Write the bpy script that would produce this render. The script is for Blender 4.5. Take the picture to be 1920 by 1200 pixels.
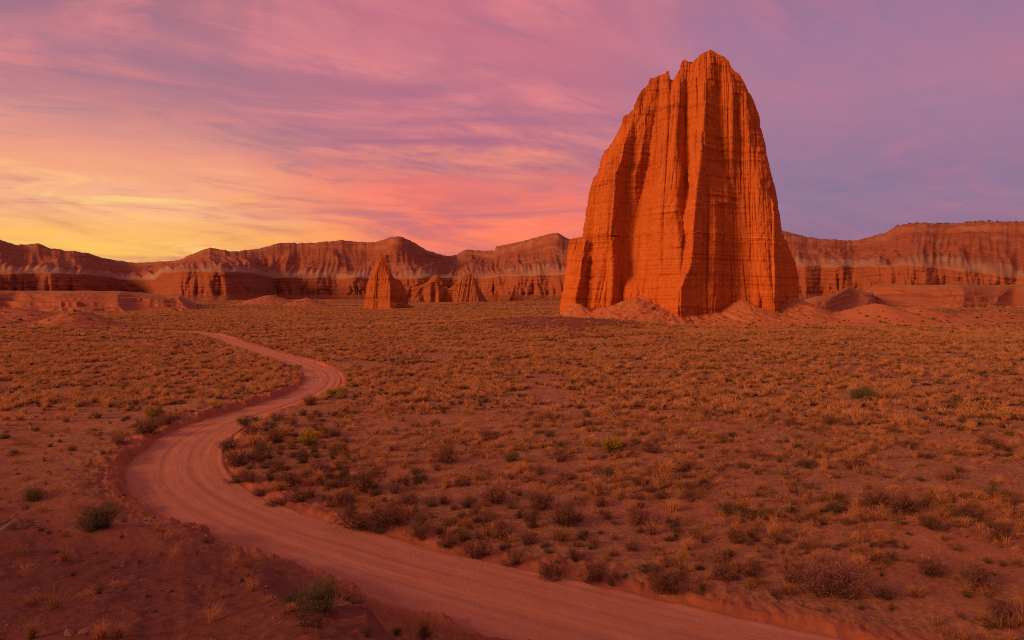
import bpy, math, random
import numpy as np
from math import radians as R

for o in list(bpy.data.objects):
    bpy.data.objects.remove(o)
scene = bpy.context.scene
col = scene.collection
random.seed(7)
rng = np.random.default_rng(11)

# ------------------------------------------------------------------ camera
F, CX, HY, CAMZ = 1280.0, 960.0, 549.0, 13.0          # focal length and horizon in photo pixels
cam_d = bpy.data.cameras.new('camera')
cam = bpy.data.objects.new('camera', cam_d)
col.objects.link(cam)
cam.location = (0, 0, CAMZ)
cam.rotation_euler = (R(90), 0, 0)
cam_d.sensor_width = 36
cam_d.lens = 24
cam_d.shift_y = -(600 - HY) / 1920.0
cam_d.clip_start = 0.3
cam_d.clip_end = 20000
scene.camera = cam

# ------------------------------------------------------------------ light
SUN_AZ, SUN_EL = R(-120), R(18.0)                      # azimuth from +Y (view direction), left and behind
sd = bpy.data.lights.new('sun', 'SUN')
sd.energy = 3.55
sd.angle = R(17)
sd.color = (1.0, 0.465, 0.16)
sun = bpy.data.objects.new('sun', sd)
col.objects.link(sun)
sun.rotation_euler = (R(90) - SUN_EL, 0, -SUN_AZ + R(180))
scene.view_settings.view_transform = 'Standard'
scene.view_settings.look = 'None'
scene.view_settings.exposure = 0
scene.view_settings.gamma = 1
scene.cycles.use_denoising = False
scene.cycles.filter_width = 1.05
scene.cycles.max_bounces = 5
scene.cycles.diffuse_bounces = 3


def lin(r, g, b):
    f = lambda c: (c / 255 / 12.92) if c / 255 <= 0.04045 else ((c / 255 + 0.055) / 1.055) ** 2.4
    return (f(r), f(g), f(b), 1)


class NT:
    """tiny helper round a node tree"""
    def __init__(s, tree):
        s.t = tree
        s.n, s.l = tree.nodes, tree.links

    def node(s, kind, **kw):
        nd = s.n.new(kind)
        for k, v in kw.items():
            setattr(nd, k, v)
        return nd

    def put(s, sock, v):
        if isinstance(v, bpy.types.NodeSocket):
            s.l.new(v, sock)
        elif v is not None:
            sock.default_value = v

    def math(s, op, a, b=None, c=None, clamp=False):
        nd = s.node('ShaderNodeMath', operation=op, use_clamp=clamp)
        for i, v in enumerate((a, b, c)):
            s.put(nd.inputs[i], v)
        return nd.outputs[0]

    def step(s, v, a, b, lo=0.0, hi=1.0):
        nd = s.node('ShaderNodeMapRange', interpolation_type='SMOOTHSTEP')
        for i, x in enumerate((v, a, b, lo, hi)):
            s.put(nd.inputs[i], x)
        return nd.outputs[0]

    def mix(s, f, a, b, mode='MIX'):
        nd = s.node('ShaderNodeMix', data_type='RGBA', blend_type=mode)
        s.put(nd.inputs[0], f)
        s.put(nd.inputs[6], a)
        s.put(nd.inputs[7], b)
        return nd.outputs[2]

    def ramp(s, v, stops, interp='LINEAR'):
        nd = s.node('ShaderNodeValToRGB')
        cr = nd.color_ramp
        cr.interpolation = interp
        while len(cr.elements) > 1:
            cr.elements.remove(cr.elements[-1])
        for i, (p, c) in enumerate(stops):
            e = cr.elements[0] if i == 0 else cr.elements.new(p)
            e.position = p
            e.color = c
        s.put(nd.inputs[0], v)
        return nd.outputs[0]

    def xyz(s, x, y, z):
        nd = s.node('ShaderNodeCombineXYZ')
        for i, v in enumerate((x, y, z)):
            s.put(nd.inputs[i], v)
        return nd.outputs[0]

    def sep(s, v):
        nd = s.node('ShaderNodeSeparateXYZ')
        s.put(nd.inputs[0], v)
        return nd.outputs

    def scale(s, v, sc):
        nd = s.node('ShaderNodeVectorMath', operation='MULTIPLY')
        s.put(nd.inputs[0], v)
        nd.inputs[1].default_value = sc
        return nd.outputs[0]

    def noise(s, vec, scale, detail=5, rough=0.55, dist=0.0):
        nd = s.node('ShaderNodeTexNoise')
        s.put(nd.inputs['Vector'], vec)
        nd.inputs['Scale'].default_value = scale
        nd.inputs['Detail'].default_value = detail
        nd.inputs['Roughness'].default_value = rough
        nd.inputs['Distortion'].default_value = dist
        return nd.outputs[0]

    def attr(s, name, fac=True, kind='GEOMETRY'):
        nd = s.node('ShaderNodeAttribute', attribute_type=kind, attribute_name=name)
        return nd.outputs['Fac'] if fac else nd.outputs['Vector']


# ------------------------------------------------------------------ sky (dusk afterglow with thin streaked cloud)
world = bpy.data.worlds.new('World')
scene.world = world
world.use_nodes = True
w = NT(world.node_tree)
w.n.clear()
tc = w.node('ShaderNodeTexCoord')
dx, dy, dz = w.sep(tc.outputs['Generated'])
az = w.math('ARCTAN2', dx, dy)
el = w.math('ARCSINE', dz)
# drifting of the bands so that they are not straight
zz = w.math('ADD', w.math('MAXIMUM', dz, 0.0), 0.22)
px_ = w.math('DIVIDE', dx, zz)
py_ = w.math('DIVIDE', dy, zz)
ca, sa = math.cos(R(58)), math.sin(R(58))             # streak direction over the ground
along = w.math('ADD', w.math('MULTIPLY', px_, sa), w.math('MULTIPLY', py_, ca))
across = w.math('SUBTRACT', w.math('MULTIPLY', px_, ca), w.math('MULTIPLY', py_, sa))
sv = lambda ka, kc, z0: w.xyz(w.math('MULTIPLY', along, ka), w.math('MULTIPLY', across, kc), z0)
n_big = w.noise(sv(0.45, 0.75, 3.7), 0.85, 5, 0.55, 0.9)
n_mid = w.noise(sv(0.72, 1.0, 0.4), 1.25, 7, 0.55, 1.6)
n_fine = w.noise(sv(0.60, 1.1, 9.1), 3.0, 9, 0.64, 1.3)
n_wisp = w.noise(sv(0.40, 1.3, 5.3), 5.0, 9, 0.66, 1.2)
e2 = w.math('ADD', el, w.math('MULTIPLY', w.math('MULTIPLY', w.math('SUBTRACT', n_mid, 0.5), 0.15), w.step(el, 0.0, 0.2)))
L_ = [(0.0, lin(255, 200, 84)), (0.045, lin(254, 202, 92)), (0.077, lin(250, 184, 102)), (0.11, lin(242, 176, 136)), (0.14, lin(242, 164, 128)),
      (0.175, lin(232, 152, 130)), (0.205, lin(208, 140, 134)), (0.235, lin(186, 128, 135)), (0.27, lin(170, 118, 134)), (0.33, lin(162, 112, 132)), (0.60, lin(156, 102, 112)), (1.0, lin(146, 98, 108))]
M_ = [(0.0, lin(255, 142, 80)), (0.045, lin(253, 130, 86)), (0.09, lin(250, 122, 96)), (0.15, lin(249, 122, 106)),
      (0.178, lin(214, 110, 114)), (0.20, lin(172, 102, 126)), (0.25, lin(176, 108, 132)), (0.335, lin(200, 114, 132)), (0.42, lin(188, 106, 130)), (0.60, lin(160, 98, 112)), (1.0, lin(146, 98, 108))]
R_ = [(0.0, lin(146, 104, 130)), (0.05, lin(138, 106, 136)), (0.13, lin(140, 115, 146)), (0.20, lin(156, 117, 146)),
      (0.28, lin(165, 118, 145)), (0.36, lin(150, 115, 150)), (0.5, lin(134, 100, 128)), (1.0, lin(146, 98, 108))]
e01 = w.math('DIVIDE', e2, 1.2, clamp=True)
sc_ = lambda st: [(p / 1.2 if p < 1 else 1.0, c) for p, c in st]
cL, cM, cR = (w.ramp(e01, sc_(s_)) for s_ in (L_, M_, R_))
azw = w.math('ADD', az, w.math('MULTIPLY', w.math('SUBTRACT', n_big, 0.5), 0.30))
base = w.mix(w.step(azw, -0.50, -0.12), cL, cM)
base = w.mix(w.step(azw, 0.04, 0.40), base, cR)
# behind the camera: unseen sky, warmed to tint the ambient light, with a warm band on the sun's own side
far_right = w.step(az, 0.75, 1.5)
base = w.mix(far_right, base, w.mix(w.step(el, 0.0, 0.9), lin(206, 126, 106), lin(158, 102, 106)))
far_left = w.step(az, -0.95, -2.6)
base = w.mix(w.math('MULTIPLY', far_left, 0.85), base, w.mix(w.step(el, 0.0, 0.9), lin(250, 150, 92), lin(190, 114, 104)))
# lit cloud: yellow low on the left, coral in the middle, dusty pink high up and to the right
hi = w.step(el, 0.12, 0.30)
lit = w.mix(hi, lin(255, 146, 104), lin(234, 136, 136))
lit = w.mix(w.step(az, 0.06, 0.45), lit, lin(192, 118, 142))
lowleft = w.math('MULTIPLY', w.step(az, -0.22, -0.52), w.step(el, 0.24, 0.13))
lit = w.mix(lowleft, lit, lin(255, 198, 118))
shade = w.mix(w.step(el, 0.04, 0.20), lin(206, 128, 108), lin(140, 108, 134))
shade = w.mix(w.step(az, 0.05, 0.35), shade, lin(128, 104, 142))
right = w.step(az, 0.0, 0.4)
k_sh = w.math('MULTIPLY', w.step(n_big, 0.46, 0.66), w.step(n_fine, 0.30, 0.66))
k_sh = w.math('MULTIPLY', k_sh, w.mix(right, (0.85, 0.85, 0.85, 1), (0.45, 0.45, 0.45, 1)))
sky = w.mix(k_sh, base, shade)
k_lit = w.math('MULTIPLY', w.step(n_mid, 0.47, 0.70), w.step(n_fine, 0.28, 0.62))
k_lit = w.math('MULTIPLY', k_lit, w.mix(right, (0.78, 0.78, 0.78, 1), (0.45, 0.45, 0.45, 1)))
sky = w.mix(k_lit, sky, lit)
k_w = w.math('MULTIPLY', w.step(n_wisp, 0.50, 0.74), w.step(n_mid, 0.36, 0.6))
k_w = w.math('MULTIPLY', k_w, w.mix(right, (0.28, 0.28, 0.28, 1), (0.10, 0.10, 0.10, 1)))
sky = w.mix(k_w, sky, lit)
k_d = w.math('MULTIPLY', w.step(n_wisp, 0.48, 0.28), w.mix(right, (0.42, 0.42, 0.42, 1), (0.15, 0.15, 0.15, 1)))
sky = w.mix(k_d, sky, shade)
# low banks of cloud above the horizon
low = w.step(el, 0.19, 0.10)
n_bank = w.noise(w.xyz(w.math('MULTIPLY', az, 1.5), w.math('ADD', w.math('MULTIPLY', el, 7.5), w.math('MULTIPLY', az, 0.5)), 2.0), 1.5, 9, 0.62, 0.9)
n_bank2 = w.noise(w.xyz(w.math('MULTIPLY', az, 2.2), w.math('MULTIPLY', el, 14.0), 7.0), 2.4, 9, 0.64, 0.9)
bank_c = w.mix(w.step(az, -0.45, -0.1), lin(208, 128, 104), lin(176, 104, 122))
bank_c = w.mix(right, bank_c, lin(126, 104, 142))
k_b = w.math('MULTIPLY', w.math('MULTIPLY', w.step(n_bank, 0.44, 0.62), w.step(n_bank2, 0.32, 0.6)), low)
sky = w.mix(w.math('MULTIPLY', k_b, 0.78), sky, bank_c)
glow_c = w.mix(w.step(az, -0.40, -0.08), lin(255, 214, 118), lin(255, 134, 104))
glow_c = w.mix(right, glow_c, lin(170, 116, 142))
k_g = w.math('MULTIPLY', w.math('MULTIPLY', w.step(n_bank2, 0.52, 0.70), w.step(n_bank, 0.60, 0.42)), low)
sky = w.mix(w.math('MULTIPLY', k_g, 0.7), sky, glow_c)
nish = w.node('ShaderNodeTexSky', sky_type='NISHITA')
nish.sun_disc = False
nish.sun_elevation = R(1.5)
nish.sun_rotation = SUN_AZ
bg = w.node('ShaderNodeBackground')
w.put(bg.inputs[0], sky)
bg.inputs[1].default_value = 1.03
bg2 = w.node('ShaderNodeBackground')
w.put(bg2.inputs[0], nish.outputs[0])
bg2.inputs[1].default_value = 0.006
add = w.node('ShaderNodeAddShader')
w.l.new(bg.outputs[0], add.inputs[0])
w.l.new(bg2.outputs[0], add.inputs[1])
wo = w.node('ShaderNodeOutputWorld')
w.l.new(add.outputs[0], wo.inputs[0])


# ------------------------------------------------------------------ numpy noise
def _h(ix, iy, seed):
    a = (ix.astype(np.int64) * 374761393 + iy.astype(np.int64) * 668265263 + seed * 974711) & 0xffffffff
    a = ((a ^ (a >> 13)) * 1274126177) & 0xffffffff
    return (a ^ (a >> 16)) & 0xffff


def perlin(x, y, seed=0):
    x = np.asarray(x, float); y = np.asarray(y, float)
    x, y = np.broadcast_arrays(x, y)
    ix, iy = np.floor(x), np.floor(y)
    fx, fy = x - ix, y - iy
    u, v = fx * fx * fx * (fx * (fx * 6 - 15) + 10), fy * fy * fy * (fy * (fy * 6 - 15) + 10)

    def g(a, b):
        th = _h(ix + a, iy + b, seed) * (2 * math.pi / 65536)
        return np.cos(th) * (fx - a) + np.sin(th) * (fy - b)
    n0 = g(0, 0) * (1 - u) + g(1, 0) * u
    n1 = g(0, 1) * (1 - u) + g(1, 1) * u
    return (n0 * (1 - v) + n1 * v) * 1.41


def fbm(x, y, oct=4, seed=0, gain=0.5):
    t, a = 0, 1.0
    for i in range(oct):
        t = t + a * perlin(x * 2 ** i, y * 2 ** i, seed + i * 17)
        a *= gain
    return t


def ridged(x, y, oct=3, seed=0, gain=0.5):
    t, a = 0, 1.0
    for i in range(oct):
        t = t + a * (1 - 2 * np.abs(perlin(x * 2 ** i, y * 2 ** i, seed + i * 31)))
        a *= gain
    return t


def sstep(x, a, b):
    t = np.clip((x - a) / (b - a), 0, 1)
    return t * t * (3 - 2 * t)


def smooth(a, n, axis=-1):
    if n < 1:
        return a
    k = np.hanning(2 * n + 3)[1:-1]
    k /= k.sum()
    pad = [(0, 0)] * a.ndim
    pad[axis] = (n, n)
    b = np.pad(a, pad, mode='edge')
    return np.apply_along_axis(lambda m: np.convolve(m, k, 'valid'), axis, b)


# ------------------------------------------------------------------ mesh helpers
def raw_mesh(name, V, Fq, smooth_=True, attrs=None):
    me = bpy.data.meshes.new(name)
    V = np.ascontiguousarray(V, np.float32)
    Fq = np.ascontiguousarray(Fq, np.int32)
    k = Fq.shape[1]
    me.vertices.add(len(V))
    me.vertices.foreach_set('co', V.ravel())
    me.loops.add(Fq.size)
    me.loops.foreach_set('vertex_index', Fq.ravel())
    me.polygons.add(len(Fq))
    me.polygons.foreach_set('loop_start', np.arange(0, Fq.size, k, dtype=np.int32))
    me.polygons.foreach_set('loop_total', np.full(len(Fq), k, np.int32))
    me.polygons.foreach_set('use_smooth', np.full(len(Fq), smooth_, bool))
    for an, av in (attrs or {}).items():
        at = me.attributes.new(an, 'FLOAT', 'POINT')
        at.data.foreach_set('value', np.ascontiguousarray(av, np.float32).ravel())
    me.update(calc_edges=True)
    me.validate()
    return me


def grid_mesh(name, P, closed=False, attrs=None, flip=False, smooth_=True):
    n, m, _ = P.shape
    idx = np.arange(n * m).reshape(n, m)
    a = idx[:-1, :]
    b = idx[1:, :]
    if closed:
        a2, b2 = np.roll(a, -1, 1), np.roll(b, -1, 1)
    else:
        a, a2, b, b2 = a[:, :-1], a[:, 1:], b[:, :-1], b[:, 1:]
    Fq = np.stack([a, a2, b2, b], -1).reshape(-1, 4)
    if flip:
        Fq = Fq[:, ::-1]
    return raw_mesh(name, P.reshape(-1, 3), Fq, smooth_, attrs)


def link(name, me, m=None, parent=None):
    o = bpy.data.objects.new(name, me)
    col.objects.link(o)
    if m is not None:
        me.materials.clear()
        for x in (m if isinstance(m, (list, tuple)) else [m]):
            me.materials.append(x)
    if parent is not None:
        o.parent = parent
    return o


def tag(o, label=None, cat=None, group=None, kind=None):
    for k, v in (('label', label), ('category', cat), ('group', group), ('kind', kind)):
        if v:
            o[k] = v
    return o


def empty(name, loc, rz=0):
    o = bpy.data.objects.new(name, None)
    col.objects.link(o)
    o.location = loc
    o.rotation_euler = (0, 0, rz)
    o.empty_display_size = 0.2
    return o


# ------------------------------------------------------------------ materials
def material(name):
    m = bpy.data.materials.new(name)
    m.use_nodes = True
    t = NT(m.node_tree)
    bs = t.n['Principled BSDF']
    bs.inputs['Roughness'].default_value = 0.95
    bs.inputs['Specular IOR Level'].default_value = 0.12
    return m, t, bs


def bump(t, bs, h, dist, strength=1.0, prev=None):
    b = t.node('ShaderNodeBump')
    b.inputs['Strength'].default_value = strength
    b.inputs['Distance'].default_value = dist
    t.put(b.inputs['Height'], h)
    if prev is not None:
        t.l.new(prev, b.inputs['Normal'])
    t.l.new(b.outputs[0], bs.inputs['Normal'])
    return b.outputs[0]


def rock_material(name, c_dark, c_mid, c_light, k=1.0, pale=None):
    m, t, bs = material(name)
    g = t.node('ShaderNodeNewGeometry')
    pos = g.outputs['Position']
    x, y, z = t.sep(pos)
    wob = t.math('MULTIPLY', t.noise(pos, 0.02 / k, 3), 9.0 * k)
    zz_ = t.math('ADD', z, wob)
    strata = t.noise(t.xyz(t.math('MULTIPLY', x, 0.015), t.math('MULTIPLY', y, 0.015), t.math('MULTIPLY', zz_, 0.9)), 0.55 / k, 6, 0.65)
    fine = t.noise(t.xyz(t.math('MULTIPLY', x, 0.06), t.math('MULTIPLY', y, 0.06), z), 2.2 / k, 5, 0.7)
    drip = t.noise(t.xyz(x, y, t.math('MULTIPLY', z, 0.04)), 0.45 / k, 6, 0.65)
    c = t.ramp(strata, [(0.28, c_dark), (0.45, c_mid), (0.61, c_mid), (0.73, c_light)])
    c = t.mix(t.step(fine, 0.52, 0.75, 0, 0.35), c, c_dark)
    c = t.mix(t.step(drip, 0.5, 0.75, 0, 0.40), c, c_light)
    c = t.mix(t.step(drip, 0.46, 0.28, 0, 0.45), c, c_dark)
    if pale is not None:
        pf = t.attr('pale')
        pn = t.noise(pos, 0.03, 5, 0.65)
        pf = t.math('MULTIPLY', pf, t.step(pn, 0.28, 0.55, 0.35, 1.0))
        c = t.mix(pf, c, pale)
    t.put(bs.inputs['Base Color'], c)
    grain = t.noise(pos, 1.6 / k, 8, 0.7)
    n1 = bump(t, bs, strata, 1.4 * k, 0.55)
    n2 = bump(t, bs, fine, 0.35 * k, 0.6, n1)
    bump(t, bs, grain, 0.35 * k, 0.6, n2)
    return m


M_temple = rock_material('orange_sandstone', (0.27, 0.062, 0.018, 1), (0.46, 0.116, 0.026, 1), (0.60, 0.215, 0.068, 1), 1.0)
M_temple2 = rock_material('orange_sandstone_far', (0.24, 0.064, 0.022, 1), (0.36, 0.098, 0.032, 1), (0.45, 0.155, 0.056, 1), 1.6)
M_cliff = rock_material('red_cliff_rock', (0.19, 0.058, 0.034, 1), (0.28, 0.086, 0.048, 1), (0.35, 0.14, 0.085, 1), 4.0, pale=(0.34, 0.20, 0.14, 1))
M_fin = rock_material('red_fin_rock', (0.20, 0.060, 0.030, 1), (0.31, 0.095, 0.045, 1), (0.38, 0.145, 0.075, 1), 2.2)
M_mesa = rock_material('red_ledge_rock', (0.23, 0.070, 0.035, 1), (0.34, 0.112, 0.055, 1), (0.42, 0.17, 0.09, 1), 1.6, pale=(0.34, 0.16, 0.075, 1))

# ground: red soil, darker clay on the knoll and, as painted shade, on the mound, straw litter on the plain
M_ground, t, bs = material('red_soil')
g_ = t.node('ShaderNodeNewGeometry').outputs['Position']
soilA = t.noise(g_, 0.35, 7, 0.65)
soilB = t.noise(g_, 4.0, 6, 0.7)
soilC = t.noise(g_, 0.045, 5, 0.6)
c = t.ramp(soilA, [(0.25, (0.26, 0.080, 0.040, 1)), (0.5, (0.38, 0.126, 0.064, 1)), (0.75, (0.48, 0.185, 0.10, 1))])
c = t.mix(t.step(soilB, 0.5, 0.8, 0, 0.5), c, (0.22, 0.07, 0.04, 1))
straw = t.mix(t.step(soilB, 0.35, 0.65), (0.19, 0.080, 0.045, 1), (0.38, 0.20, 0.10, 1))
c = t.mix(t.math('MULTIPLY', t.attr('grassy'), t.step(soilC, 0.3, 0.55, 0.35, 0.8)), c, straw)
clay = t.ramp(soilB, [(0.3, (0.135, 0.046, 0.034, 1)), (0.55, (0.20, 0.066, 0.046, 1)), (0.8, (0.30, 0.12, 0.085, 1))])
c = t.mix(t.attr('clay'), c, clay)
c = t.mix(t.attr('rubble'), c, t.mix(soilB, (0.36, 0.115, 0.05, 1), (0.52, 0.19, 0.09, 1)))
t.put(bs.inputs['Base Color'], c)
crack = t.node('ShaderNodeTexVoronoi', feature='DISTANCE_TO_EDGE')
crack.inputs['Scale'].default_value = 3.2
t.put(crack.inputs['Vector'], g_)
b1 = bump(t, bs, soilA, 0.30, 0.5)
b2 = bump(t, bs, soilB, 0.09, 0.8, b1)
bump(t, bs, t.noise(g_, 22.0, 6, 0.75), 0.025, 0.8, b2)

# road: packed pink dirt with long tyre ruts (uvs: distance along, offset across)
M_road, t, bs = material('packed_dirt')
u_, v_ = t.attr('along'), t.attr('across')
rv = t.xyz(t.math('MULTIPLY', u_, 0.05), t.math('MULTIPLY', v_, 1.0), 0.0)
rut = t.noise(rv, 2.4, 6, 0.62, 0.2)
rut2 = t.noise(t.xyz(t.math('MULTIPLY', u_, 0.02), v_, 5.0), 7.0, 5, 0.6)
pos = t.node('ShaderNodeNewGeometry').outputs['Position']
dust = t.noise(pos, 0.5, 6, 0.6)
grit = t.noise(pos, 9.0, 6, 0.7)
c = t.ramp(rut, [(0.3, (0.415, 0.175, 0.112, 1)), (0.5, (0.47, 0.203, 0.132, 1)), (0.72, (0.51, 0.236, 0.158, 1))])
c = t.mix(t.step(dust, 0.35, 0.7, 0, 0.55), c, (0.47, 0.178, 0.098, 1))
c = t.mix(t.step(grit, 0.55, 0.8, 0, 0.35), c, (0.28, 0.115, 0.08, 1))
wt = t.math('ABSOLUTE', t.math('SUBTRACT', t.math('ABSOLUTE', v_), 0.95))
wt = t.math('MULTIPLY', t.step(wt, 0.5, 0.1), t.step(dust, 0.3, 0.6, 0.15, 0.6))
c = t.mix(wt, c, (0.37, 0.155, 0.105, 1))
edge = t.step(t.math('ABSOLUTE', t.attr('rel')), 0.72, 1.0)
c = t.mix(t.math('MULTIPLY', edge, 0.8), c, (0.43, 0.145, 0.075, 1))
t.put(bs.inputs['Base Color'], c)
b1 = bump(t, bs, rut, 0.06, 0.7)
b2 = bump(t, bs, rut2, 0.02, 0.6, b1)
bump(t, bs, grit, 0.05, 0.9, b2)


def plant_material(name, c1, c2, c3=None):
    m, t, bs = material(name)
    oi = t.node('ShaderNodeObjectInfo').outputs['Random']
    tint = t.attr('tint')
    c = t.mix(tint, c1, c2)
    if c3:
        c = t.mix(t.math('MULTIPLY', t.step(oi, 0.55, 1.0), 0.8), c, c3)
    hsv = t.node('ShaderNodeHueSaturation')
    t.put(hsv.inputs['Value'], t.step(oi, 0.0, 1.0, 0.72, 1.28))
    t.put(hsv.inputs['Color'], c)
    t.put(bs.inputs['Base Color'], hsv.outputs[0])
    tr = t.node('ShaderNodeBsdfTranslucent')
    t.put(tr.inputs[0], hsv.outputs[0])
    mx = t.node('ShaderNodeMixShader')
    mx.inputs[0].default_value = 0.35
    t.l.new(bs.outputs[0], mx.inputs[1])
    t.l.new(tr.outputs[0], mx.inputs[2])
    t.l.new(mx.outputs[0], t.n['Material Output'].inputs[0])
    return m


M_straw = plant_material('dry_grass', (0.28, 0.118, 0.054, 1), (0.78, 0.425, 0.20, 1), (0.48, 0.23, 0.11, 1))
M_scrub = plant_material('grey_scrub', (0.10, 0.055, 0.036, 1), (0.23, 0.125, 0.075, 1), (0.17, 0.11, 0.05, 1))
M_twig = plant_material('dark_twigs', (0.13, 0.062, 0.048, 1), (0.31, 0.155, 0.115, 1))
M_twigleaf = plant_material('purple_brown_leaves', (0.15, 0.070, 0.052, 1), (0.34, 0.165, 0.115, 1), (0.27, 0.11, 0.075, 1))
M_sage = plant_material('grey_green_leaves', (0.095, 0.078, 0.042, 1), (0.215, 0.175, 0.095, 1))
M_green = plant_material('olive_stems', (0.09, 0.078, 0.04, 1), (0.22, 0.185, 0.10, 1))
M_yellow = plant_material('yellow_bloom', (0.24, 0.16, 0.012, 1), (0.50, 0.33, 0.025, 1))
M_stone, t, bs = material('grey_stone')
pos = t.node('ShaderNodeNewGeometry').outputs['Position']
oi = t.node('ShaderNodeObjectInfo').outputs['Random']
c = t.mix(t.noise(pos, 6.0, 5), (0.16, 0.085, 0.07, 1), (0.32, 0.20, 0.17, 1))
c = t.mix(t.step(oi, 0.2, 0.9), c, (0.25, 0.10, 0.07, 1))
t.put(bs.inputs['Base Color'], c)
bump(t, bs, t.noise(pos, 14.0, 6, 0.7), 0.03, 0.8)

# ------------------------------------------------------------------ road line (metres)
road_px = [(120, 618.5, 4.6), (330, 621.5, 4.8), (375, 625.5, 4.8), (420, 636, 4.8), (465, 651, 4.8), (510, 665, 4.8), (560, 681, 5.0), (598, 698, 5.4),
           (604, 717, 5.6), (578, 738, 5.6), (520, 760, 5.6), (450, 783, 6.0), (385, 810, 6.6), (338, 850, 7.0), (336, 900, 7.0),
           (392, 946, 6.4), (505, 996, 6.4), (640, 1037, 6.4), (751, 1071, 6.4), (955, 1124, 6.6), (1122, 1169, 6.8),
           (1292, 1214, 7.0), (1505, 1265, 7.0), (2030, 1386, 7.0), (3100, 1660, 7.0)]
rp = np.array([((px - CX) / F * (CAMZ * F / (py - HY)), CAMZ * F / (py - HY), wd) for px, py, wd in road_px])


def catmull(P, n):
    Q = np.vstack([2 * P[0] - P[1], P, 2 * P[-1] - P[-2]])
    out = []
    for i in range(len(P) - 1):
        p0, p1, p2, p3 = Q[i:i + 4]
        for s in np.linspace(0, 1, n, endpoint=False):
            out.append(0.5 * (2 * p1 + (p2 - p0) * s + (2 * p0 - 5 * p1 + 4 * p2 - p3) * s * s + (3 * p1 - p0 - 3 * p2 + p3) * s ** 3))
    out.append(P[-1])
    return np.array(out)


rc = catmull(rp, 60)
seg = np.r_[0, np.cumsum(np.hypot(*np.diff(rc[:, :2], axis=0).T))]
S_tot = seg[-1]


def resample(ds):
    s = np.arange(0, S_tot, ds)
    return s, np.stack([np.interp(s, seg, rc[:, k]) for k in range(3)], 1)


rs_c, rc_c = resample(0.9)


tg_c = np.gradient(rc_c[:, :2], axis=0)


def road_dist(x, y, with_side=False):
    """distance from the road's edge (negative on the road)"""
    sh = np.shape(x)
    x = np.ravel(x); y = np.ravel(y)
    out = np.full(len(x), 50.0)
    side = np.zeros(len(x))
    near = np.where((y > 8) & (y < 250) & (np.abs(x) < 260))[0]
    for i in range(0, len(near), 20000):
        ii = near[i:i + 20000]
        D = np.hypot(x[ii, None].astype(np.float32) - rc_c[None, :, 0].astype(np.float32), y[ii, None].astype(np.float32) - rc_c[None, :, 1].astype(np.float32))
        j = D.argmin(1)
        out[ii] = D[np.arange(len(ii)), j] - rc_c[j, 2] / 2
        side[ii] = np.sign(tg_c[j, 0] * (y[ii] - rc_c[j, 1]) - tg_c[j, 1] * (x[ii] - rc_c[j, 0]))
    if with_side:
        return out.reshape(sh), side.reshape(sh)
    return out.reshape(sh)


# ------------------------------------------------------------------ terrain height
rk = np.array([0, 4, 8, 12, 15.5, 17, 18.5, 20, 25, 30, 36, 45, 60, 90, 130, 200, 300.])
tab = {  # left and rear rows hold an unseen hill added to shade the foreground
    -180: [11.3, 11.3, 11.5, 12, 12.4, 12.7, 13, 13.2, 14.4, 16, 18, 21, 26, 33, 37, 34, 26],
    -150: [11.3, 11.3, 11.5, 12, 12.3, 12.6, 12.9, 13.1, 14.4, 16, 18, 21, 27, 36, 39, 34, 20],
    -120: [11.3, 11.3, 11.4, 11.8, 12.1, 12.3, 12.6, 12.9, 14.2, 15.6, 17.4, 20, 26, 35, 37, 24, 6],
    -90: [11.3, 11.1, 11, 10.9, 10.9, 11, 11, 11.1, 11.8, 12.8, 14.2, 16.5, 21, 26, 25, 12, 2],
    -60: [11.3, 10.6, 9.8, 8.8, 8, 7.6, 7.3, 7, 6, 5.2, 4.4, 3.4, 2.4, 1.4, .6, 0, 0],
    -37: [11.3, 10, 8.6, 7.2, 6.1, 5.7, 5.2, 4.8, 3.6, 2.7, 1.9, 1.2, .8, .5, .2, 0, 0],
    -26: [11.3, 10, 8.4, 6.9, 5.7, 5.3, 4.8, 4.4, 3.1, 2.0, 1.0, 0, 0, 0, 0, 0, 0],
    -20: [11.3, 10, 8.4, 7.0, 5.9, 5.4, 4.9, 4.3, 2.7, 1.4, .2, 0, 0, 0, 0, 0, 0],
    -16: [11.3, 10, 8.4, 7.0, 5.9, 5.5, 5.0, 4.0, 1.8, .5, 0, 0, 0, 0, 0, 0, 0],
    -12: [11.3, 10, 8.35, 6.95, 5.75, 5.4, 3.6, 2.6, .4, 0, 0, 0, 0, 0, 0, 0, 0],
    -8: [11.3, 10, 8.3, 6.9, 4.6, 3.4, 2.3, 1.4, 0, 0, 0, 0, 0, 0, 0, 0, 0],
    -4: [11.3, 9.9, 8.2, 5.9, 3.4, 2.5, 1.7, 1, 0, 0, 0, 0, 0, 0, 0, 0, 0],
    4: [11.3, 9.8, 7.4, 5, 2.8, 2.0, 1.3, .8, 0, 0, 0, 0, 0, 0, 0, 0, 0],
    45: [11.3, 9.9, 7.6, 5.2, 3, 2.3, 1.7, 1.2, .2, 0, 0, 0, 0, 0, 0, 0, 0],
    90: [11.3, 10.5, 9, 7, 5.4, 4.7, 4.1, 3.5, 2, 1, .4, 0, 0, 0, 0, 0, 0],
    140: [11.3, 11, 10.8, 10.5, 10.5, 10.5, 10.6, 10.7, 11, 11.5, 12, 13, 15, 18, 19, 15, 8],
    180: [11.3, 11.3, 11.5, 12, 12.4, 12.7, 13, 13.2, 14.4, 16, 18, 21, 26, 33, 37, 34, 26]}
ak = np.array(sorted(tab))
TA = np.array([[np.interp(a, ak, [tab[k][j] for k in ak]) for j in range(len(rk))] for a in range(-180, 181)])


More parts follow.
